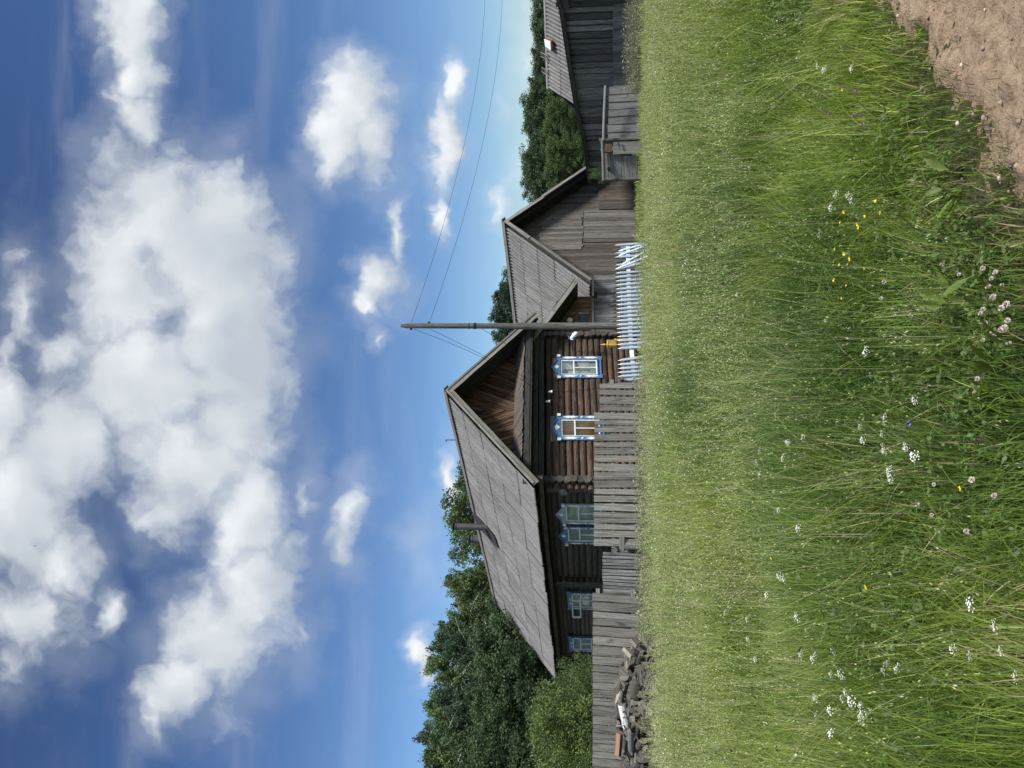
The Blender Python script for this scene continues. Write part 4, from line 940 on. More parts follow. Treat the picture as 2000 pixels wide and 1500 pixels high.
q = MB(); rg = at(852, 1051, 24.6); q.tube([rg+A_(.05, 0, .05), rg+A_(-.02, 0, .0), rg+A_(-.05, 0, -.06), rg+A_(0, 0, -.12), rg+A_(.06, 0, -.16)], [.03, .035, .02, .022, .02], 7, noise=.25); q.tube([rg+A_(.05, 0, .03), rg+A_(.06, .05, -.03), rg+A_(.05, 0, -.10), rg+A_(0, 0, -.12)], [.018, .03, .02, .02], 6, noise=.2)
obj('tied_rag', q, CURT, None, label='twisted pale rag tied to the pole beside the eave', cat='rag')
# gas meter cabinet
gs = at(828, 1205, 25.4); gg = gnd(gs[0], gs[1]); gas = thing('gas_cabinet', (gs[0], gs[1], gg), 'ochre metal gas cabinet on yellow pipes behind the white pickets', 'gas cabinet')
q = MB(); c0 = at(828.5, 1196, 25.4); q.box(c0, .25, .16, .29); q.prism([c0+A_(-.135, -.09, .145), c0+A_(.135, -.09, .145), c0+A_(.11, -.06, .175), c0+A_(-.11, -.06, .175)], A_(0, .15, 0)); q.box(c0+A_(0, -.085, 0), .21, .008, .24); obj('cabinet', q, OCHRE, gas)
q = MB(); p = at(827, 1180, 25.25); q.tube([A_(p[0], p[1], gg), p], .022, 10); q.tube([p-Zv*.03, p+Zv*.03], [.035, .03], 10); obj('gas_pipe', q, YEL, gas)
q = MB(); q.tube([p, p+Zv*.12], .012, 6); obj('vent_tube', q, CERAM, gas)
p = at(836, 1200, 25.2); q = MB(); q.tube([A_(p[0]+.02, p[1], p[2]-.5), p], .034, 10); 
for k in (.0, .14, .28): q.tube([p-Zv*(k+.01), p-Zv*(k+.05)], .042, 10)
obj('marker_post', q, YEL, gas)
q = MB(); q.tube([A_(p[0]+.02, p[1], gg), A_(p[0]+.02, p[1], p[2]-.46)], .034, 10); obj('marker_base', q, REDP, gas)

# ------------------------------------------------------------------ firewood heap
def split_log(kind, L_, r):
    q = MB(); n = 7
    if kind == 'round': poly = [(math.cos(a)*r, math.sin(a)*r) for a in np.linspace(0, 2*math.pi, 13)[:-1]]; bark = list(range(12))
    else:
        sp = {'half': 180, 'third': 120, 'quarter': 90}[kind]; arc = [(math.cos(R(a))*r, math.sin(R(a))*r) for a in np.linspace(-sp/2, sp/2, n)]
        poly = ([(0.0, 0.0)] if sp < 180 else [])+arc; bark = list(range(1 if sp < 180 else 0, len(poly)-1))
        cxm = sum(p[0] for p in poly)/len(poly); poly = [(p[0]-cxm, p[1]) for p in poly]
    m_ = len(poly); o = random.random()*30; V = []; bc = []
    for i, x in enumerate((-L_/2, 0, L_/2)):
        for p in poly: V.append((x+random.uniform(-.008, .008), p[0]*random.uniform(.96, 1.04), p[1]*random.uniform(.96, 1.04))); bc.append((x+o, p[0]*3+o, p[1]*3))
    F_ = [tuple(range(m_))[::-1], tuple(range(2*m_, 3*m_))]; mi = [0, 0]
    for i in range(2):
        for j in range(m_): F_.append((i*m_+j, i*m_+(j+1) % m_, (i+1)*m_+(j+1) % m_, (i+1)*m_+j)); mi.append(1 if j in bark else 0)
    q.add(V, F_, bc); q.mi = mi
    return q
protos = []
KS = dict(half='grey half-round log of the firewood heap', third='wide grey split wedge of the firewood heap', quarter='narrow grey split log of the firewood heap', round='short round grey log of the firewood heap')
KL = dict(half='grey half-round split log in the firewood heap', third='grey wedge of split firewood in the heap', quarter='narrow grey quarter of split firewood in the heap', round='short round grey log in the firewood heap')
for kd, L_, r in (('third', .36, .13), ('quarter', .34, .14), ('half', .36, .105), ('third', .40, .15), ('quarter', .38, .12), ('round', .33, .07), ('half', .34, .12)):
    o = obj('firewood_log', split_log(kd, L_, r), [FIRE, BARK], None, origin=(0, 0, 0), label=KL[kd], cat='firewood', group='grey split logs in the heap, '+kd); protos.append(o)
heap_top = lambda x: np.interp(x, [-10.0, -9.2, -8.5, -7.9, -7.4, -6.9, -6.5, -6.15, -5.8, -5.5, -5.3], [.40, .66, .74, .78, .84, .86, .80, .62, .44, .15, -.25])
hg = lambda x, y: gnd(x, y)
used = set(); placed = []; KIND = {p.name: p['group'].split(', ')[1] for p in protos}
def heap_z(x, y):                                 # surface height: crest 17.6 m away, falling towards the camera
    t = heap_top(x); f = max(0., min(1., (y-15.0)/2.1)); b = max(0., min(1., (18.6-y)/.8)); g_ = gnd(x, y)
    return g_+(t-g_)*f**.8*min(1, b*2)
def put(o, x, y, z, rx, ry, rz, s=1.):
    o.location = (x, y, z); o.rotation_euler = (rx, ry, rz); o.scale = (s, s, s)
rnd = random.Random(3)
for k in range(288):
    x = rnd.uniform(-8.9, -5.3); y = 15.15+rnd.random()**.85*2.7
    z = heap_z(x, y)-.02+rnd.uniform(-.05, .06)
    if z < gnd(x, y)-.02: continue
    pr0 = protos[rnd.randrange(len(protos))]
    zone = ' near the left edge' if x < -7.9 else ' in its middle part' if x < -6.6 else ' on its right slope'; zone += ', low in front' if y < 16.3 else ', towards the fence'
    if pr0.name in used: o = pr0.copy(); COL.objects.link(o)
    else: o = pr0; used.add(pr0.name)
    kd_ = KIND[pr0.name]; o['label'] = KS[kd_]+zone; o['group'] = kd_+' logs of the firewood heap'+zone
    rz = rnd.gauss(math.pi/2, .6) if rnd.random() < .75 else rnd.uniform(0, 3.14)
    put(o, x, y, z, rnd.uniform(0, 6.28), rnd.gauss(0, .30), rz, rnd.uniform(.62, .98))
def special(kind, L_, r, mats, px, d, rot, label):
    o = obj('firewood_log', split_log(kind, L_, r), mats, None, origin=(0, 0, 0), label=label, cat='firewood'); p = at(*px, d); put(o, p[0], p[1], p[2], *rot); return o
special('round', .52, .085, [FIRE, BIRCHB], (103, 1219), 16.75, (0, R(-12), R(-5)), 'white birch log lying across the top of the firewood heap')
special('half', .26, .11, [FIRE, BIRCHB], (137, 1211), 16.85, (R(-70), R(10), R(55)), 'white birch chunk beside the long white birch log')
special('third', .3, .13, [FIRE, BIRCHB], (160, 1208), 17.0, (R(-60), R(15), R(75)), 'curled black and white birch bark piece on the heap')
special('quarter', .44, .15, [FIREO, BARK], (46, 1212), 16.75, (R(-100), R(5), R(8)), 'fresh orange split log on top of the firewood heap')
special('half', .34, .12, [FIREB, FIREB], (52, 1233), 16.45, (R(-90), R(0), R(12)), 'blue grey split log with a flat face, below the orange one')
special('quarter', .3, .11, [FIREO, BARK], (85, 1278), 15.7, (R(40), R(10), R(70)), 'tan split log low in the heap')
special('quarter', .3, .08, [FIRE, BIRCHB], (243, 1240), 17.0, (R(-30), R(-20), R(80)), 'white edged birch wedge at the right end of the heap')
special('quarter', .3, .09, [FIRE, BIRCHB], (225, 1227), 17.2, (R(-20), R(-30), R(70)), 'white edged birch wedge on the right slope of the heap')
special('third', .3, .11, [FIRE, BIRCHB], (185, 1220), 17.2, (R(-50), R(-30), R(80)), 'birch wedge with a curved white edge, mid slope of the heap')
for o in protos:
    if o.name not in used: bpy.data.objects.remove(o)
q = MB(); nx, ny = 40, 14; V = [A_(-10+4.8*i/nx, 15.3+3.2*j/ny, 0) for i in range(nx+1) for j in range(ny+1)]
V = [A_(v[0], v[1], heap_z(v[0], v[1])-.42) for v in V]; q.add(V, [(i*(ny+1)+j, (i+1)*(ny+1)+j, (i+1)*(ny+1)+j+1, i*(ny+1)+j+1) for i in range(nx) for j in range(ny)], smooth=True)
obj('bark_litter', q, BARK, None, kind='stuff', label='dark bark litter under the firewood heap', cat='bark litter')
# ------------------------------------------------------------------ ground, road
EDGE0, EDGED = np.array([.72, 3.14]), nrm(np.array([1.35, 1.23])); EDGEN = np.array([EDGED[1], -EDGED[0]])
def vnoise(x, y, s, seed=0):                      # smooth value noise, numpy
    x = np.asarray(x, float)/s; y = np.asarray(y, float)/s; xi = np.floor(x).astype(int); yi = np.floor(y).astype(int); fx = x-xi; fy = y-yi
    fx = fx*fx*(3-2*fx); fy = fy*fy*(3-2*fy)
    h = lambda a, b: ((np.sin(a*127.1+b*311.7+seed*74.7)*43758.5453) % 1.0)
    return (h(xi, yi)*(1-fx)+h(xi+1, yi)*fx)*(1-fy)+(h(xi, yi+1)*(1-fx)+h(xi+1, yi+1)*fx)*fy
def fbm(x, y, s, seed=0, o=4): return sum(vnoise(x, y, s/2**i, seed+i)*.5**i for i in range(o))/sum(.5**i for i in range(o))
def road_dist(x, y):                              # positive on the road side of the ragged verge
    k = (np.asarray(x)-EDGE0[0])*EDGEN[0]+(np.asarray(y)-EDGE0[1])*EDGEN[1]; s = (np.asarray(x)-EDGE0[0])*EDGED[0]+(np.asarray(y)-EDGE0[1])*EDGED[1]
    return k+(fbm(s, s*0+3, .9, 5)-.5)*.42+(fbm(np.asarray(x), np.asarray(y), .28, 6)-.5)*.45
def soil():
    mm, nt, b = mat('meadow soil'); tc = nt.nodes.new('ShaderNodeTexCoord').outputs['Object']
    n = noise(nt, tc, 3, 8, .7); n2 = noise(nt, tc, .35, 4, .6)
    c = ramp(nt, n, [(.3, (.020, .028, .010)), (.55, (.045, .060, .018)), (.8, (.08, .085, .035))]); c = mixc(nt, mth(nt, 'MULTIPLY', n2, .5), c, (.06, .05, .03))
    lnk(nt, c, b.inputs['Base Color']); b.inputs['Roughness'].default_value = 1; b.inputs['Specular IOR Level'].default_value = .05; return mm
def sand():
    mm, nt, b = mat('sandy road'); tc = nt.nodes.new('ShaderNodeTexCoord').outputs['Object']
    n = noise(nt, tc, 22, 10, .72); n2 = noise(nt, tc, 1.6, 5, .6); n3 = noise(nt, tc, 120, 4, .7)
    c = ramp(nt, n, [(.34, (.11, .072, .045)), (.46, (.37, .26, .175)), (.72, (.62, .475, .35))])  # low spots coloured dark: shade of the pits painted into the sand
    c = mixc(nt, mth(nt, 'MULTIPLY', n2, .35), c, (.34, .235, .155)); c = mixc(nt, mth(nt, 'MULTIPLY', n3, .35), c, (.48, .38, .28))
    lnk(nt, c, b.inputs['Base Color']); b.inputs['Roughness'].default_value = 1; b.inputs['Specular IOR Level'].default_value = .1
    bump(nt, b, mth(nt, 'ADD', n, mth(nt, 'MULTIPLY', n3, .4)), .035); return mm
SOIL, SAND = soil(), sand()
def grid_mesh(name, xs, ys, zf, m_, **pr):
    X, Y = np.meshgrid(xs, ys, indexing='ij'); Z = zf(X, Y); V = np.c_[X.ravel(), Y.ravel(), Z.ravel()]; nx, ny = len(xs), len(ys)
    i, j = np.meshgrid(np.arange(nx-1), np.arange(ny-1), indexing='ij'); a = (i*ny+j).ravel(); F_ = np.c_[a, a+ny, a+ny+1, a+1]
    me = mesh_np(name, V, F_, smooth=True); me.materials.append(m_); o = bpy.data.objects.new(name, me); COL.objects.link(o); return props(o, **pr)
xs = np.unique(np.r_[np.linspace(-600, -40, 20), np.linspace(-40, 40, 81), np.linspace(40, 600, 20)]); ys = np.unique(np.r_[np.linspace(-60, -4, 12), np.linspace(-4, 50, 110), np.linspace(50, 900, 30)])
grid_mesh('ground', xs, ys, lambda X, Y: ground(X, Y)+(fbm(X, Y, 1.3, 2)-.5)*.05-.012, SOIL, kind='structure', label='meadow ground', cat='ground')
# road: fine displaced sheet in its own frame, along the verge
def road_mesh():
    s = np.arange(-4.5, 7.5, .03); t = np.r_[np.arange(-.6, 2.4, .022), np.arange(2.4, 4.4, .12)]; S, T = np.meshgrid(s, t, indexing='ij')
    X = EDGE0[0]+EDGED[0]*S+EDGEN[0]*T; Y = EDGE0[1]+EDGED[1]*S+EDGEN[1]*T
    rd = road_dist(X, Y); h = (fbm(X, Y, .12, 11, 4)-.5)*.040+(fbm(X, Y, .6, 12, 3)-.5)*.06+np.maximum(0, fbm(X, Y, .055, 13, 2)-.60)*.16-np.maximum(0, .36-fbm(X, Y, .08, 14, 2))*.12
    edge = np.clip((rd+.25)/.3, 0, 1); Z = ground(X, Y)+.03*edge-.06*(1-edge)+h*edge
    V = np.c_[X.ravel(), Y.ravel(), Z.ravel()]; nx, ny = len(s), len(t); i, j = np.meshgrid(np.arange(nx-1), np.arange(ny-1), indexing='ij'); a = (i*ny+j).ravel()
    me = mesh_np('road', V, np.c_[a, a+ny, a+ny+1, a+1], smooth=True); me.materials.append(SAND); o = bpy.data.objects.new('road', me); COL.objects.link(o); props(o, kind='structure', label='sandy dirt road', cat='road')
road_mesh()
def rocks(name, n, rmin, rmax, m_, **pr):
    base = np.array([(1, 0, 0), (-1, 0, 0), (0, 1, 0), (0, -1, 0), (0, 0, 1), (0, 0, -1), (.6, .6, .5), (-.6, .6, .5), (.6, -.6, .5), (-.6, -.6, .5)], float)
    import itertools
    F0 = [(4, 6, 7), (4, 7, 9), (4, 9, 8), (4, 8, 6), (0, 2, 6), (2, 1, 7), (1, 3, 9), (3, 0, 8), (2, 7, 6), (1, 9, 7), (3, 8, 9), (0, 6, 8)]
    Vs, Fs, Cs = [], [], []
    s = RNG.uniform(-3.5, 6, n*2); t = RNG.uniform(-.15, 2.4, n*2); X = EDGE0[0]+EDGED[0]*s+EDGEN[0]*t; Y = EDGE0[1]+EDGED[1]*s+EDGEN[1]*t; k = road_dist(X, Y) > -.12; X, Y = X[k][:n], Y[k][:n]
    for i, (x, y) in enumerate(zip(X, Y)):
        r = rmin+(rmax-rmin)*RNG.random()**3; v = base*r*RNG.uniform(.7, 1.25, (10, 1)); a = RNG.uniform(0, 6.28); c, sn = math.cos(a), math.sin(a)
        v = np.c_[v[:, 0]*c-v[:, 1]*sn, (v[:, 0]*sn+v[:, 1]*c)*.8, v[:, 2]*.7]; Vs.append(v+[x, y, float(ground(x, y))+.032+r*.15]); Fs.append(np.array(F0)+i*10)
        g_ = RNG.uniform(.45, 1.3); cc = np.array((.27, .21, .16))*g_ if RNG.random() < .9 else np.array((.48, .43, .37)); Cs.append(np.tile(cc, (10, 1)))
    me = mesh_np(name, np.vstack(Vs), np.vstack(Fs), np.vstack(Cs)); me.materials.append(m_); o = bpy.data.objects.new(name, me); COL.objects.link(o); props(o, **pr)
mm, nt, b = mat('pebble'); lnk(nt, attr(nt, 'col', 'Color'), b.inputs['Base Color']); b.inputs['Roughness'].default_value = .95
rocks('road_gravel', 4200, .003, .017, mm, kind='stuff', label='small stones and crumbs of sand scattered on the dirt road', cat='gravel')

# ------------------------------------------------------------------ trees
def leaf_cloud(cent, rad, n, size, col, colv, droop=0., rng=RNG, flat=1.):
    """n leaf quads gathered in clumps; returns V, F, C"""
    k = len(cent); idx = rng.integers(0, k, n); u = rng.normal(size=(n, 3)); u /= np.linalg.norm(u, axis=1, keepdims=True); rr = rng.random(n)**.45
    P = cent[idx]+u*rr[:, None]*rad[idx][:, None]*np.array([1, 1, flat]); P[:, 2] -= droop*rng.random(n)*rad[idx]
    a = rng.normal(size=(n, 3)); a[:, 2] -= droop*1.5; a /= np.linalg.norm(a, axis=1, keepdims=True); b_ = rng.normal(size=(n, 3)); b_ -= a*(a*b_).sum(1, keepdims=True); b_ /= np.linalg.norm(b_, axis=1, keepdims=True)
    s = size*rng.uniform(.6, 1.4, n)[:, None]; V = np.empty((n, 4, 3)); V[:, 0] = P-a*s; V[:, 1] = P+b_*s*.45; V[:, 2] = P+a*s; V[:, 3] = P-b_*s*.45
    cl = rng.normal(size=k)*.6; t = rng.normal(size=n)*.5+cl[idx]; C = np.array(col)[None]*(1+colv*t[:, None]*np.array([[1.1, 1, .8]])); C = np.clip(C, .005, .6)
    return V.reshape(-1, 3), np.arange(n*4).reshape(n, 4), np.repeat(C, 4, axis=0)
def make_tree(name, h, cw, kind, nleaf, size, col, trunk_r, seed, trunk_mat, base_frac=.15):
    """prototype tree at the origin: Empty > trunk (with limbs), crown"""
    rng = np.random.default_rng(seed); rs = random.Random(seed); t = thing(name, (0, 0, 0), 'tree', 'tree'); tr = MB()
    lean = [rs.uniform(-.04, .04)*h for _ in range(2)]; ax = lambda k: A_(lean[0]*k*k+math.sin(k*5+seed)*.02*h*k, lean[1]*k*k, h*k*.97)
    ks = np.linspace(0, 1, 9); tr.tube([ax(k)-(A_(0, 0, .3) if k == 0 else 0) for k in ks], [trunk_r*(1-.9*k)+.012 for k in ks], 8, noise=.05); cents = []; rads = []
    nb = {'birch': 72, 'round': 48, 'spruce': 60, 'bush': 26}[kind]
    for i in range(nb):
        k = base_frac+(1-base_frac)*(i+rs.random())/nb; a = i*2.4+rs.uniform(-.5, .5)
        if kind == 'birch': w = cw*(.50+.50*math.sin(math.pi*min(1, (k-base_frac)/(1-base_frac)*1.05)**.8))*rs.uniform(.45, 1.25)*(1 if k < .8 else (1.12-k)/.32); up = .9
        elif kind == 'round': w = cw*math.sqrt(max(.05, 1-((k-.58)/.48)**2))*rs.uniform(.6, 1.1); up = .35
        elif kind == 'spruce': w = cw*(1.03-k)/(1-base_frac)*rs.uniform(.8, 1.1); up = -.28
        else: w = cw*math.sqrt(max(.1, 1-((k-.4)/.65)**2))*rs.uniform(.5, 1.1); up = .5
        s0 = ax(k); e_ = s0+A_(math.cos(a)*w, math.sin(a)*w, w*up*.6); mid = (s0+e_)/2+A_(0, 0, .08*w)
        r0 = max(.008, trunk_r*(1-.9*k)*.42); tr.tube([s0, mid, e_], [r0*1.25, r0*.8, r0*.3+.006], 5, cap=False)
        nc = {'birch': 5, 'round': 6, 'spruce': 6, 'bush': 5}[kind]
        for j in range(nc):
            f = (j+.6)/nc; p = s0+(e_-s0)*f; cents.append(p+A_(rs.uniform(-.1, .1)*cw, rs.uniform(-.1, .1)*cw, rs.uniform(-.06, .06)*cw)); rads.append({'birch': .125, 'round': .16, 'spruce': .15*(1.05-k)+.03, 'bush': .24}[kind]*cw*rs.uniform(.7, 1.3)*(1.15-.35*f))
    trk = obj('trunk', tr, trunk_mat, t)
    V, F_, C = leaf_cloud(np.array(cents), np.array(rads), nleaf, size, col, .34, droop={'birch': .9, 'round': .1, 'spruce': .5, 'bush': .1}[kind], rng=rng, flat={'birch': 1.2, 'round': .8, 'spruce': .5, 'bush': .9}[kind])
    me = mesh_np('crown', V, F_, C); me.materials.append(LEAF); o = bpy.data.objects.new('crown', me); COL.objects.link(o); o.parent = t
    return t
def plant(proto, first, px, topV, d, label, group, sx=1.):
    """stand a copy with its tip at (px, topV), d metres away"""
    T = at(px, topV, d); g = gnd(T[0], T[1])-.1
    o = proto if first else copy_tree(proto)
    hh = T[2]-g; s = hh/proto['h']; o.location = (T[0], T[1], g); o.rotation_euler = (0, 0, random.uniform(0, 6.28)); o.scale = (s*sx, s*sx, s)
    o['label'] = label; o['group'] = group
    return o
P_b = [make_tree('birch_tree', 12, 2.5, 'birch', 24000, .075, c, .16, 10+i, BIRCHB) for i, c in enumerate([(.058, .102, .046), (.095, .145, .052), (.055, .098, .056)])]
P_r = [make_tree('broadleaf_tree', 8, 2.6, 'round', 22000, .068, c, .13, 20+i, BARK) for i, c in enumerate([(.058, .098, .045), (.088, .138, .050)])]
P_s = [make_tree('conifer_tree', 9, 2.3, 'round', 24000, .06, (.034, .064, .040), .16, 33, BARK, .25)]
P_u = [make_tree('willow_bush', 4, 2.1, 'bush', 24000, .042, c, .05, 40+i, BARK, .03) for i, c in enumerate([(.120, .175, .058), (.085, .135, .045)])]
for p, h in zip(P_b+P_r+P_s+P_u, [12]*3+[8]*2+[9]+[4]*2): p['h'] = float(h)
cnt = {}
def go(protos_, i, *a, **k):
    p = protos_[i]; f = cnt.get(p.name, 0) == 0; cnt[p.name] = cnt.get(p.name, 0)+1; return plant(p, f, *a, **k)
GL = 'birch wood left of the log house'
birches = [(-8, 816, 46, 'tall birch at the left edge of the photo'), (28, 826, 47, 'birch second from the left edge, top level with its neighbours'), (52, 812, 50, 'birch with the highest tip in the left wood'), (88, 838, 46, 'birch behind the yellow green bush, third tallest tip'), (118, 828, 50, 'birch with a broad tip above the yellow green bush'), (142, 842, 45, 'birch with white trunk showing above the yellow green bush'), (170, 862, 49, 'birch just right of the yellow green bush'), (200, 828, 47, 'birch standing beside the small bright cloud'), (232, 838, 44, 'birch with drooping branches before the far roof end'), (262, 846, 48, 'birch touching the small white cloud from the right'), (292, 872, 46, 'birch above the lower end of the slate roof'), (318, 886, 50, 'birch rising just left of the far ridge end'), (345, 878, 47, 'leaning birch with open top by the far ridge end'), (364, 866, 45, 'pointed birch right of the far ridge end'), (388, 915, 48, 'low birch over the ridge beside the sky gap')]
for i, (U, V, d, lb) in enumerate(birches): go(P_b, i % 3, U, V, d, lb, GL, sx=random.uniform(.95, 1.2))
fill = [(-30, 905, 40), (20, 925, 41), (65, 915, 40), (105, 935, 39), (150, 930, 40), (190, 925, 39), (228, 940, 40), (268, 955, 39), (305, 965, 41)]
nm = ['first', 'second', 'third', 'fourth', 'fifth', 'sixth', 'seventh', 'eighth', 'ninth']
for i, (U, V, d) in enumerate(fill): go(P_r, 0, U, V, d, 'dark bushy tree in the front row of the left wood, %s from the left' % nm[i], 'dark trees in front of the birches', sx=1.15)
go(P_r, 1, 505, 874, 43, 'rounded green tree behind the ridge between the mast and the chimney pipe', 'trees behind the ridge'); go(P_r, 1, 465, 880, 45, 'open crowned tree right behind the chimney pipe', 'trees behind the ridge', sx=.9); go(P_r, 0, 560, 893, 48, 'tree behind the ridge nearest the roof mast', 'trees behind the ridge', sx=.9); go(P_r, 1, 441, 925, 44, 'small leafy tree left of the second chimney pipe', 'trees behind the ridge', sx=.4)
go(P_r, 0, 600, 915, 50, 'darker tree low behind the ridge below the white cloud', 'trees behind the ridge', sx=.8)
GB = 'bushes between the wood and the plank fence'
go(P_u, 0, 62, 1046, 27, 'large yellow green bush behind the plank fence', GB, sx=1.0); go(P_u, 0, 120, 1052, 28, 'yellow green bush right half of the pale clump by the fence', GB, sx=.9); go(P_u, 0, -5, 1062, 26, 'yellow green bush at the left edge behind the fence', GB); go(P_u, 1, 165, 1098, 30, 'darker low bush under the roof tip', GB, sx=.8); go(P_u, 1, 203, 1100, 44, 'green bush beside the far roof corner', GB, sx=1.2); go(P_u, 1, 240, 1012, 45, 'tall mid green bush above the roof tip', GB, sx=.7)
go(P_u, 1, -60, 1075, 25, 'bush just outside the left edge', GB)
GS = 'dark conifers behind the two roofs'
for U, V, d, lb in ((838, 962, 50, 'dark conifer right behind the utility pole'), (866, 968, 52, 'conifer peeking out left of the pole'), (894, 958, 50, 'conifer with the highest tip over the barn ridge'), (920, 966, 51, 'conifer next to the highest one, over the barn ridge'), (944, 976, 50, 'low conifer tip over the middle of the barn ridge'), (818, 985, 49, 'conifer left of the pole just above the house eave')): go(P_s, 0, U, V, d, lb, GS, sx=1.0)
GR = 'wood behind the hay barn and dark barn'
right = [(1112, 1034, 62, 'tree touching the barn roof from the right'), (1140, 1018, 60, 'broad tree over the barn right slope with the second highest top'), (1165, 1014, 63, 'highest rounded tree right of the hay barn'), (1192, 1020, 60, 'tree above the rust red roof'), (1222, 1026, 61, 'dark tree between the rust red roof and the slate shed'), (1250, 1022, 64, 'spiky topped tree left of the slate shed'), (1274, 1018, 60, 'tree with a small pointed tip before the slate shed'), (1300, 1032, 62, 'tree at the left end of the slate ridge'), (1322, 1028, 60, 'tree over the slate ridge end with dark gap beside it'), (1348, 1042, 63, 'tree behind the left ladder'), (1372, 1034, 60, 'tree between the two ladders'), (1398, 1040, 62, 'tree behind the right ladder'), (1422, 1036, 60, 'tree above the roof hatch'), (1450, 1044, 62, 'low tree right of the roof hatch'), (1478, 1034, 60, 'tree with a pointed tip near the right edge'), (1505, 1040, 63, 'tree at the right edge of the photo')]
for i, (U, V, d, lb) in enumerate(right): go(P_r, 0, U, V+4, d, lb, GR, sx=random.uniform(.95, 1.25))
for i, (U, V, d) in enumerate(((1120, 1070, 52), (1160, 1062, 51), (1205, 1066, 50), (1245, 1060, 52), (1285, 1066, 50))): go(P_r, 1, U, V, d, 'lighter green tree in the front row right of the hay barn, %s from it' % nm[i], 'lighter trees before the right wood', sx=1.0)
for p in P_b+P_r+P_s+P_u:
    if cnt.get(p.name, 0) == 0:
        for ch in list(p.children): bpy.data.objects.remove(ch)
        bpy.data.objects.remove(p)
# small weeds against the barn corner, inside the yard
go(P_u, 1, 1160, 1160, 29.0, 'small shrub growing in the corner of the yard behind the patched gate', GB, sx=.35)
# far continuation of the woods outside and between
def far_wood():
    rng = np.random.default_rng(5); Vs, Fs, Cs = [], [], []; n0 = 0
    for (x0, x1, y0, y1, h) in ((-75, -24, 46, 60, 8.5), (-30, 36, 68, 78, 5.0), (34, 75, 60, 70, 6.0)):
        m_ = int((x1-x0)*1.6); c = np.c_[rng.uniform(x0, x1, m_*6), rng.uniform(y0, y1, m_*6), rng.random(m_*6)**.7*h-.5]; V, F_, C = leaf_cloud(c, rng.uniform(.9, 1.7, m_*6), m_*1300, .10, (.058, .098, .045), .25, .3, rng)
        Vs.append(V); Fs.append(F_+n0); Cs.append(C); n0 += len(V)
    me = mesh_np('far_wood', np.vstack(Vs), np.vstack(Fs), np.vstack(Cs)); me.materials.append(LEAF); o = bpy.data.objects.new('far_wood', me); COL.objects.link(o); props(o, kind='stuff', label='far dense wood behind the farmyards', cat='wood')
far_wood()
# ------------------------------------------------------------------ meadow
def blades(x, y, h, w, la, lam, col, seg, zoff=0., tipcol=None, wprof=None):
    """curved ribbons: base (x, y), height h, width w, lean azimuth la, lean amount lam"""
    n = len(x); t = np.linspace(0, 1, seg+1); z0 = ground(x, y)+zoff
    yaw = RNG.uniform(0, 2*math.pi, n); wx, wy = np.cos(yaw), np.sin(yaw); cx, cy = np.cos(la), np.sin(la)
    V = np.empty((n, seg+1, 2, 3)); C = np.empty((n, seg+1, 2, 3))
    for i, k in enumerate(t):
        ln = lam*k**1.9; px = x+cx*h*ln; py = y+cy*h*ln; pz = z0+h*k*np.sqrt(np.maximum(.08, 1-.55*(lam*k)**2))
        ww = w*(1-k**1.6*.93)*(.75+.5*k if k < .5 else 1.0)/2 if wprof is None else w*wprof[i]/2
        for j, s in enumerate((-1, 1)): V[:, i, j] = np.c_[px+wx*ww*s, py+wy*ww*s, pz]
        cc = col if tipcol is None else col*(1-k)+tipcol*k
        C[:, i, 0] = cc; C[:, i, 1] = cc
    V = V.reshape(-1, 3); b_ = (np.arange(n)*(seg+1)*2)[:, None]; F_ = np.concatenate([b_+np.array([[2*i, 2*i+1, 2*i+3, 2*i+2]]) for i in range(seg)], axis=1).reshape(-1, 4)
    return V, F_, C.reshape(-1, 3)
class Acc:
    def __init__(s): s.V = []; s.F = []; s.C = []; s.n = 0
    def add(s, VFC): V, F_, C = VFC; s.V.append(V); s.F.append(F_+s.n); s.C.append(C); s.n += len(V)
    def build(s, name, m_, **pr):
        me = mesh_np(name, np.vstack(s.V), np.vstack(s.F), np.vstack(s.C)); me.materials.append(m_); o = bpy.data.objects.new(name, me); COL.objects.link(o); return props(o, **pr)
def scatter(n, y0, y1, pad=1.2):
    u = RNG.random(n); y = y0+(y1-y0)*u; hw = y*.505+pad; x = RNG.uniform(-1, 1, n)*hw
    k = RNG.random(n) < hw/(y1*.505+pad); return x[k], y[k]
def clear(x, y, m_=0.):                           # keep off the road, off the buildings and the heap
    ok = road_dist(x, y) < m_
    u = (x-HO[0])*math.cos(R(39.8))+(y-HO[1])*math.sin(R(39.8)); v = -(x-HO[0])*math.sin(R(39.8))+(y-HO[1])*math.cos(R(39.8))
    ok &= ~((u > XL-.1) & (v > 1.0)) & ~((u > XL-.1) & (u < 15) & (v > 1.6))
    ok &= ~((x < -5.6) & (y > 15.6) & (y < 18.6) & (RNG.random(len(x)) > .12))
    return ok
GC = np.array([(.150, .230, .042), (.200, .285, .050), (.265, .330, .068), (.105, .175, .040), (.320, .350, .10), (.060, .115, .038), (.32, .28, .16), (.42, .38, .25)])
def grass_col(x, y, dry=0.):
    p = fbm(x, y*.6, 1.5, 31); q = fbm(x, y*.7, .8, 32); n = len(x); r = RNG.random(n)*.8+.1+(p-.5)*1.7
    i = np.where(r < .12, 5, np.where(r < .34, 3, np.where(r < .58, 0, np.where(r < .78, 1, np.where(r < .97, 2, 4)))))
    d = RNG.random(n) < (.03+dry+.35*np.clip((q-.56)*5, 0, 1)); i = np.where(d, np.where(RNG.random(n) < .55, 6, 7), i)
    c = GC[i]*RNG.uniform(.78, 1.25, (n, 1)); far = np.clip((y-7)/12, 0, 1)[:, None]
    return c*(1-far*.45)*1.06+np.array([.35, .40, .175])*far*.45
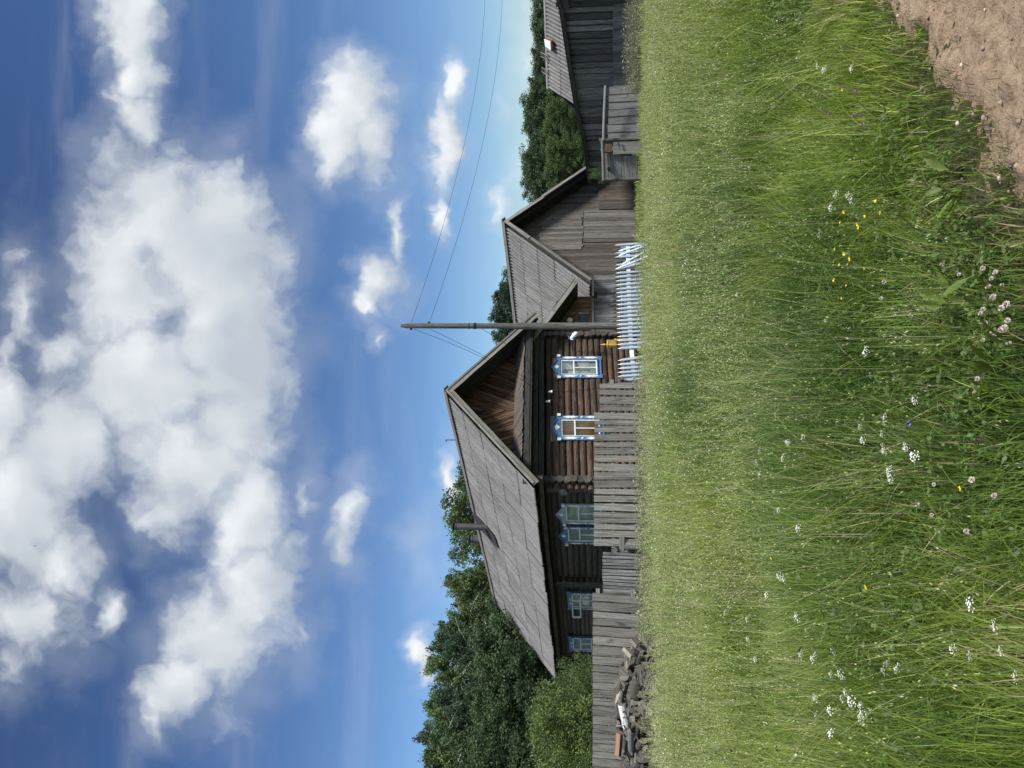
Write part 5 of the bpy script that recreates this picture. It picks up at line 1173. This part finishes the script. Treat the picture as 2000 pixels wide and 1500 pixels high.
def hfield(x, y):                                 # sward height: lower by the road, tussocky
    f = fbm(x, y, 1.1, 41); g_ = fbm(x, y, 3.5, 42); e_ = np.clip((-road_dist(x, y)-.05)/1.5, 0, 1)**.8
    far = np.clip((np.asarray(y)-14)/7, 0, 1)
    return (.06+.48*f+.22*g_)*(.14+.86*e_)*(1-.40*far)
def lean_dir(x, y): return fbm(x, y, .45, 51, 2)*12.0
acc = Acc()
for (n, y0, y1, w, seg, hk) in ((62000, 2.3, 5.2, .0052, 5, 1.0), (88000, 5.0, 9.2, .0078, 4, 1.0), (95000, 9.0, 15.5, .010, 3, 1.05), (95000, 15.2, 24.5, .016, 3, 1.05), (30000, 24.0, 34.0, .03, 2, 1.2)):
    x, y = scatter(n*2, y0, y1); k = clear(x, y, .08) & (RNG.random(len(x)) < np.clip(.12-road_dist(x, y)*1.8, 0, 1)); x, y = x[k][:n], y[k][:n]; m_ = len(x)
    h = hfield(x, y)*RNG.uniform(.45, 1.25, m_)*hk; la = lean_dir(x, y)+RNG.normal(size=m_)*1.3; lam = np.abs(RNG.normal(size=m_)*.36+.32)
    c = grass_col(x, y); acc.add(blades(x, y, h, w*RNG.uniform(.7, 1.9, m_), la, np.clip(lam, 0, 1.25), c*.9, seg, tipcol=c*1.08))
# broad long blades in tufts in the near part
nt_ = 420; tx, ty = scatter(nt_*2, 2.5, 9.5); k = clear(tx, ty, -.35); tx, ty = tx[k][:nt_], ty[k][:nt_]
for i in range(len(tx)):
    m_ = int(RNG.integers(8, 22)); x = tx[i]+RNG.normal(size=m_)*.05; y = ty[i]+RNG.normal(size=m_)*.05; h = RNG.uniform(.35, .66, m_)*min(1, .45+ty[i]/9); c = GC[RNG.choice([0, 1, 2, 3], m_)]*RNG.uniform(.8, 1.1, (m_, 1))
    acc.add(blades(x, y, h, RNG.uniform(.005, .009, m_)*(1 if ty[i] < 6 else 1.4), RNG.normal(size=m_)*.8+lean_dir(tx[i:i+1], ty[i:i+1])[0], RNG.uniform(.3, 1.1, m_), c, 6))
# culms with seed heads
def culms(n, y0, y1, wst, head, seg=4):
    x, y = scatter(n*2, y0, y1); k = clear(x, y, -.3) & (fbm(x, y, 1.5, 61) > .36); x, y = x[k][:n], y[k][:n]; m_ = len(x)
    h = (hfield(x, y)+.10)*RNG.uniform(1.0, 1.55, m_); la = lean_dir(x, y)+RNG.normal(size=m_)*.6; lam = np.abs(RNG.normal(size=m_)*.22+.15)
    c = np.where(RNG.random((m_, 1)) < .65, np.array([[.28, .34, .13]]), np.array([[.38, .36, .22]]))*RNG.uniform(.8, 1.2, (m_, 1)); acc.add(blades(x, y, h, np.full(m_, wst), la, lam, c, seg, wprof=[1, .9, .8, .7, .5]))
    # panicle: small spikelets round the culm tip
    k_ = 9; t = RNG.uniform(.74, 1.04, (m_, k_)); ln = lam[:, None]*t**1.9; hh = h[:, None]; px = x[:, None]+np.cos(la)[:, None]*hh*ln; py = y[:, None]+np.sin(la)[:, None]*hh*ln
    pz = ground(x, y)[:, None]+hh*t*np.sqrt(np.maximum(.08, 1-.55*(lam[:, None]*t)**2)); sp_ = head*.9*(1.08-t)*3
    P = np.stack([px+RNG.normal(size=(m_, k_))*sp_, py+RNG.normal(size=(m_, k_))*sp_, pz], -1).reshape(-1, 3); s = head*.42*RNG.uniform(.6, 1.5, len(P))[:, None]
    a = np.c_[RNG.normal(size=(len(P), 2))*.5, np.ones(len(P))]; a /= np.linalg.norm(a, axis=1, keepdims=True); b_ = np.cross(a, RNG.normal(size=(len(P), 3))); b_ /= np.linalg.norm(b_, axis=1, keepdims=True)
    V = np.stack([P-a*s, P+b_*s*.38, P+a*s, P-b_*s*.38], 1).reshape(-1, 3); cc = np.repeat(np.repeat(c*1.25+.02, k_, 0), 4, 0); acc.add((V, np.arange(len(V)).reshape(-1, 4), np.clip(cc, 0, .6)))
culms(1900, 2.6, 6.5, .0022, .013); culms(7500, 6.0, 12, .004, .019); culms(11000, 11.5, 22.5, .007, .028)
acc.build('meadow_grass', GRASS, kind='stuff', label='tall tangled meadow grass with seed heads', cat='grass')
# clover and other broad leaves low in the sward
def broad(name, n, y0, y1, size, thr, seed, cols, label, hf=.55, leaflets=3, m_keep=-.2):
    x, y = scatter(n*6, y0, y1); k = clear(x, y, m_keep) & (fbm(x, y, .9, seed) > thr); x, y = x[k][:n], y[k][:n]; m_ = len(x)
    hz = ground(x, y)+hfield(x, y)*hf*RNG.uniform(.5, 1.35, m_); A = Acc(); a0 = RNG.uniform(0, 6.28, m_)
    col = np.array(cols)[RNG.integers(0, len(cols), m_)]*RNG.uniform(.8, 1.25, (m_, 1)); sz = size*RNG.uniform(.5, 1.2, m_)*np.clip(y/8, 1, 1.5)
    for j in range(leaflets):
        a = a0+j*2*math.pi/leaflets; d = np.c_[np.cos(a), np.sin(a), RNG.normal(size=m_)*.35]; s_ = np.c_[-np.sin(a), np.cos(a), RNG.normal(size=m_)*.4]; P = np.c_[x, y, hz]
        q = [P, P+d*sz[:, None]*.45+s_*sz[:, None]*.36, P+d*sz[:, None]*.85+s_*sz[:, None]*.30, P+d*sz[:, None]*1.0, P+d*sz[:, None]*.85-s_*sz[:, None]*.30, P+d*sz[:, None]*.45-s_*sz[:, None]*.36]
        V = np.stack(q, 1).reshape(-1, 3); F_ = np.arange(m_*6).reshape(m_, 6); F4 = np.concatenate([F_[:, [0, 1, 2, 3]], F_[:, [0, 3, 4, 5]]]); A.add((V, F4, np.repeat(col, 6, 0)))
    A.build(name, GRASS, kind='stuff', label=label, cat='ground cover')
broad('clover_leaves', 15000, 2.5, 7.0, .017, .52, 71, [(.055, .11, .024), (.075, .135, .028), (.11, .17, .045)], 'low clover leaves among the grass', .75)
broad('herb_leaves', 11000, 3.0, 12, .022, .52, 72, [(.07, .12, .035), (.095, .14, .045), (.14, .17, .07)], 'grey green herb leaves between the grasses', .95, 4)
broad('verge_weeds', 2600, 2.6, 6.5, .013, .30, 73, [(.05, .085, .03), (.09, .11, .05)], 'flattened weeds creeping onto the sandy verge', .25, 4, .08)
# sparse dry tufts on the verge and dusty weeds on the road
A = Acc(); 
for (px_, n_) in (((1290, 1845), 60), ((1215, 1900), 90), ((1105, 1950), 80), ((1240, 1925), 60), ((1350, 1800), 40), ((1400, 1770), 40), ((1165, 1985), 60), ((1310, 1870), 40), ((1180, 1880), 50)):
    c_ = on_ground(*px_); x = c_[0]+RNG.normal(size=n_)*.07; y = c_[1]+RNG.normal(size=n_)*.05; c = np.tile(np.array([[.085, .105, .045]]), (n_, 1))*RNG.uniform(.6, 1.4, (n_, 1)); A.add(blades(x, y, RNG.uniform(.04, .12, n_), np.full(n_, .004), RNG.uniform(0, 6.28, n_), RNG.uniform(.4, 1.2, n_), c, 4, zoff=.02))
x, y = scatter(30000, 2.3, 7); k = (road_dist(x, y) > -.35) & (road_dist(x, y) < .45) & (RNG.random(len(x)) < np.clip((.3-road_dist(x, y))*2.0, .02, 1)); x, y = x[k], y[k]; n_ = len(x)
c = np.where(RNG.random((n_, 1)) < .5, np.array([[.09, .12, .045]]), np.array([[.22, .18, .11]]))*RNG.uniform(.7, 1.2, (n_, 1)); A.add(blades(x, y, RNG.uniform(.03, .12, n_), np.full(n_, .0035), RNG.uniform(0, 6.28, n_), RNG.uniform(.5, 1.25, n_), c, 4, zoff=.01))
A.build('verge_grass', GRASS, kind='stuff', label='short trampled grass tufts along the sandy verge', cat='grass')
# dry weeds in front of the barns, fences and the heap
A = Acc()
def weeds(px0, px1, d0, d1, n, h0, h1, cols, w=.02, dy=.25):
    k = RNG.random(n); U = px0+(px1-px0)*k; d = d0+(d1-d0)*k+RNG.normal(size=n)*dy; x = (U-750)/FPX*d*1.0; y = d; c = np.array(cols)[RNG.integers(0, len(cols), n)]*RNG.uniform(.75, 1.25, (n, 1)); h = RNG.uniform(h0, h1, n)
    A.add(blades(x, y, h, np.full(n, w), RNG.uniform(0, 6.28, n), RNG.uniform(.1, .7, n), c, 3))
    P = np.repeat(np.c_[x, y, ground(x, y)], 5, 0)+np.c_[RNG.normal(size=(n*5, 2))*.06, np.repeat(h, 5)*RNG.uniform(.3, 1.0, n*5)]; s = RNG.uniform(.015, .04, n*5)[:, None]; a = RNG.normal(size=(n*5, 3)); a /= np.linalg.norm(a, axis=1, keepdims=True); b_ = np.cross(a, RNG.normal(size=(n*5, 3))); b_ /= np.linalg.norm(b_, axis=1, keepdims=True)
    A.add((np.stack([P-a*s, P+b_*s*.5, P+a*s, P-b_*s*.5], 1).reshape(-1, 3), np.arange(n*20).reshape(-1, 4), np.repeat(np.repeat(c*1.15, 5, 0), 4, 0)))
weeds(1310, 1500, 27.0, 25.5, 1400, .35, .95, [(.22, .215, .16), (.28, .27, .21), (.13, .15, .09)], .012, .35)
weeds(250, 760, 18.2, 19.9, 5200, .22, .80, [(.24, .26, .15), (.32, .31, .21), (.18, .23, .10), (.26, .24, .17)], .008, .35)
weeds(760, 1040, 20.3, 22.8, 1300, .2, .68, [(.22, .28, .12), (.32, .32, .19)], .008, .22)
weeds(-20, 266, 15.0, 15.3, 5200, .12, .55, [(.30, .29, .19), (.24, .25, .15), (.18, .20, .10), (.34, .31, .22)], .008, .42)
A.build('tall_weeds', GRASS, kind='stuff', label='dry tall weeds along the fences and the firewood heap', cat='weeds')
# tiny white flecks far in the meadow
x, y = scatter(30000, 3, 19); k = clear(x, y, -.4) & (fbm(x, y, 1.2, 81) > .58); x, y = x[k][:3800], y[k][:3800]; n_ = len(x); P = np.c_[x, y, ground(x, y)+hfield(x, y)*RNG.uniform(.9, 1.5, n_)]; s = (RNG.uniform(.003, .0070, n_)*np.clip(y/7, 1, 2))[:, None]; A = Acc()
a = RNG.normal(size=(n_, 3)); a /= np.linalg.norm(a, axis=1, keepdims=True); b_ = np.cross(a, RNG.normal(size=(n_, 3))); b_ /= np.linalg.norm(b_, axis=1, keepdims=True)
A.add((np.stack([P-a*s, P+b_*s, P+a*s, P-b_*s], 1).reshape(-1, 3), np.arange(n_*4).reshape(-1, 4), np.tile(np.array([[.74, .75, .66]]), (n_*4, 1)))); A.build('tiny_flowers', PETAL, kind='stuff', label='tiny white flowers sprinkled through the grass', cat='small flowers')

# ------------------------------------------------------------------ single flowers
STEM = plain('flower stem', (.10, .15, .04), .7); YP = plain('buttercup petal', (.80, .58, .02), .4, .08, 60); WP = plain('white petal', (.78, .78, .74), .8, .08, 60); PP = plain('clover head purple', (.30, .15, .26), .8, .2, 80); PW = plain('clover head white', (.58, .50, .46), .8, .2, 80); BP = plain('blue petal', (.14, .12, .55), .7, .1)
def petal_ring(q, c, r, n, cup, z=0.):
    for i in range(n):
        a = i*2*math.pi/n+random.uniform(-.1, .1); d = A_(math.cos(a), math.sin(a), cup); s = A_(-math.sin(a), math.cos(a), 0)
        q.add([c, c+d*r*.55+s*r*.42, c+d*r+s*r*.30, c+d*r*1.02-s*r*.05, c+d*r-s*r*.34, c+d*r*.55-s*r*.42, c+A_(0, 0, -.003)], [(0, 1, 2, 3), (0, 3, 4, 5)])
def flower(kind):
    t = thing({'buttercup': 'buttercup', 'white': 'bedstraw_flower', 'purple': 'purple_clover', 'pale': 'white_clover', 'bell': 'blue_bellflower'}[kind], (0, 0, 0), 'x', 'flower'); q = MB(); s = MB()
    if kind == 'buttercup':
        for i in range(9): a = i*.7; q.add([(0, 0, 0), (math.cos(a)*.008, math.sin(a)*.008, .006), (math.cos(a+.8)*.008, math.sin(a+.8)*.008, .006)], [(0, 1, 2)])
        petal_ring(q, A_(0, 0, 0), .014, 5, .55); M_ = YP; nm_ = 'petals'
    elif kind == 'white':
        for i in range(26):
            w_ = .042*math.sqrt(random.random()); a = random.uniform(0, 6.28); c = A_(math.cos(a)*w_, math.sin(a)*w_, random.uniform(-.008, .010)+.01*math.cos(w_*60)); petal_ring(q, c, random.uniform(.004, .0065), 4, random.uniform(-.3, .6))
        M_ = WP; nm_ = 'petals'
    elif kind in ('purple', 'pale'):
        for i in range(60):
            u = nrm(A_(random.gauss(0, 1), random.gauss(0, 1), random.gauss(.3, 1))); v = nrm(np.cross(u, A_(.3, .2, 1))); c = u*.006; q.add([c-v*.0018, c+v*.0018, u*.014+v*.0028, u*.015, u*.014-v*.0028], [(0, 1, 2, 3, 4)])
        M_ = PP if kind == 'purple' else PW; nm_ = 'flower_head'
    else: petal_ring(q, A_(0, 0, 0), .017, 5, .9); M_ = BP; nm_ = 'petals'
    obj(nm_, q, M_, t); s.tube([A_(0, 0, 0), A_(.006, .01, -.12), A_(.0, .02, -.33)], [.0013, .0016, .002], 5, cap=False); obj('stem', s, STEM, t); return t
FL = {k: flower(k) for k in ('buttercup', 'white', 'purple', 'pale', 'bell')}; used_f = {}
LB = dict(buttercup=('yellow buttercup on a thin stem', 'yellow buttercups'), white=('small cluster of white bedstraw blossom', 'white blossom clusters'), purple=('round purple clover head', 'purple clover heads'), pale=('round pinkish white clover head', 'white clover heads'), bell=('single blue violet bellflower in the meadow', None))
def plant_flower(kind, X, Y, hk=1.05, s=1.):      # photo pixel of the head
    U, V = 1500-Y, X; h = .3
    for _ in range(4):
        P = on_ground(U, V, h); h = float(hfield(np.array([P[0]]), np.array([P[1]]))[0])*hk+.085
    P = on_ground(U, V, h); f = FL[kind]
    if used_f.get(kind): f = copy_tree(f)
    used_f[kind] = 1; f.location = tuple(P); sc_ = s*max(.9, min(1.7, P[1]/6.5))*random.uniform(.7, 1.2)*(.62 if kind == 'white' else .85); f.rotation_euler = (random.uniform(-.35, .35), random.uniform(-.35, .35), random.uniform(0, 6.28)); f.scale = (sc_,)*3
    zone = ('in the near grass ' if P[1] < 4.8 else 'half way up the meadow ' if P[1] < 9 else 'far up the meadow ')+('at the left edge' if U < 250 else 'left of the middle' if U < 520 else 'in the middle' if U < 850 else 'right of the middle' if U < 1150 else 'near the sandy road')
    f['label'] = LB[kind][0]+' '+zone if LB[kind][1] else LB[kind][0]
    if LB[kind][1]: f['group'] = LB[kind][1]+' '+zone
for p in [(1649,414),(1642,435),(1690,421),(1711,393),(1721,415),(1676,438),(1678,445),(1666,475),(1632,487),(1650,496),(1661,505),(1630,511),(1640,517),(1689,523),(1654,557),(1630,547),(1645,582),(1646,175),(1878,953),(1489,1102),(1507,1090),(1478,1110),(1693,1146)]: plant_flower('buttercup', *p, s=.95)
for p in [(1632,379),(1656,383),(1663,391),(1621,406),(1674,423),(1600,458),(1624,108),(1596,127),(1645,96),(1609,136),(1662,134),(1624,172),(1439,576),(1450,576),(1425,590),(1460,594),(1413,800),(1416,818),(1562,820),(1690,686),(1700,733),(1746,740),(1786,782),(1727,818),(1679,834),(1684,860),(1722,848),(1726,878),(1768,874),(1785,891),(1736,918),(1538,864),(1568,854),(1528,896),(1484,880),(1477,902),(1483,926),(1493,930),(1572,892),(1506,978),(1486,1016),(1520,996),(1482,1036),(1493,1068),(1532,1034),(1558,1032),(1484,1160),(1496,1162),(1540,1156),(1412,1148),(1416,1196),(1430,1228),(1460,1248),(1458,1210),(1556,1206),(1576,1232),(1596,1244),(1588,1286),(1564,1280),(1474,1288),(1627,1272),(1622,1316),(1642,1318),(1650,1352),(1644,1366),(1662,1370),(1680,1380),(1682,1400),(1592,1364),(1620,1388),(1594,1396),(1636,1386),(1622,1432),(1894,1180),(1860,1234),(1894,1280),(1954,1272),(1942,1224),(1860,1268),(1982,1322),(1734,1294),(1726,1307),(1751,1305),(1735,924),(1738,932),(1522,1126),(1530,1132),(1515,1000)]: plant_flower('white', *p)
for p in [(1840,517),(1873,536),(1920,524),(1727,551),(1721,583),(1748,616),(1779,616),(1936,544),(1944,532),(1958,556),(1940,580),(1966,594),(1956,602),(1920,604),(1924,630),(1968,626),(1956,644),(1940,651),(1920,664),(1970,670),(1909,740),(1824,946),(1898,937),(1792,986),(1820,1006),(1888,1038),(1942,968),(1915,612),(1930,560),(1950,665),(1962,640)]: plant_flower('pale', *p, s=.9)
for p in [(1644,170),(1669,179),(1618,186),(1606,188),(1666,225),(1683,224),(1685,243),(1512,210),(1607,213),(1620,220)]: plant_flower('purple', *p, s=1.0)
plant_flower('bell', 1782, 825)
# big single leaves (dock, plantain) standing in the near grass
LF = leafm('dock leaf', transl=.3)
def dock(px, d_, n_, label):
    P = on_ground(*px, .15); g = gnd(P[0], P[1]); t = thing('dock_plant', (P[0], P[1], g), label, 'weed', 'broad leaved weeds')
    for i in range(n_):
        a = random.uniform(0, 6.28); L_ = random.uniform(.09, .16); w_ = L_*.32; el_ = random.uniform(.5, 1.1); d = A_(math.cos(a)*math.cos(el_), math.sin(a)*math.cos(el_), math.sin(el_)); s = A_(-math.sin(a), math.cos(a), 0)
        o = A_(0, 0, .10); V = []; m_ = 12
        for k in range(m_+1):
            t_ = k/m_; wd = w_*math.sin(math.pi*min(1, t_*.9+.08))**.8*(.5 if t_ < .15 else 1)*(1+.10*math.sin(k*2.6)); c = o+d*(L_*t_+.10)+A_(0, 0, -.22*L_*t_*t_); V += [c+s*wd*.5+A_(0, 0, .014+.006*math.sin(k*3)), c, c-s*wd*.5+A_(0, 0, .014)]
        F_ = [[k*3, k*3+1, k*3+4, k*3+3] for k in range(m_)]+[[k*3+1, k*3+2, k*3+5, k*3+4] for k in range(m_)]; cc = np.array([[.12, .175, .035]])*random.uniform(.75, 1.15)
        C = np.tile(cc, (len(V), 1))*RNG.uniform(.8, 1.15, (len(V), 1)); me = mesh_np('leaf', np.array(V), np.array(F_), C, smooth=True); me.materials.append(LF); o_ = bpy.data.objects.new('leaf', me); COL.objects.link(o_); o_.parent = t
for px_, n_, lb in (((990, 1925), 2, 'broad leaved dock nearest the sandy road corner'), ((895, 1880), 4, 'broad leaved dock among the white clover heads'), ((780, 1950), 4, 'broad leaved weed at the lower edge in the middle of the meadow'), ((815, 1975), 3, 'small broad leaved weed beside the lower middle one'), ((500, 1760), 3, 'dock leaves half way up the left meadow'), ((300, 1640), 3, 'plantain leaves in the left meadow'), ((480, 1550), 3, 'pale pointed leaves far up the left meadow'), ((1150, 1880), 4, 'broad leaved weed on the grassy verge by the road'), ((860, 1620), 3, 'silvery leaved weed in the middle of the meadow')): dock(px_, 0, n_, lb)
# bird high in front of the cloud
q = MB(); bp = at(434, 69, 130); q.tube([bp-A_(.12, 0, 0), bp, bp+A_(.14, 0, .02)], [.01, .045, .01], 8); q.prism([bp, bp+A_(-.04, -.2, .06), bp+A_(-.12, -.38, .02), bp+A_(-.06, -.05, 0)], A_(0, 0, .008)); q.prism([bp, bp+A_(-.04, .2, .06), bp+A_(-.12, .38, .02), bp+A_(-.06, .05, 0)], A_(0, 0, .008))
obj('bird', q, BEAMD, None, label='tiny dark bird high in front of the upper cloud', cat='bird')
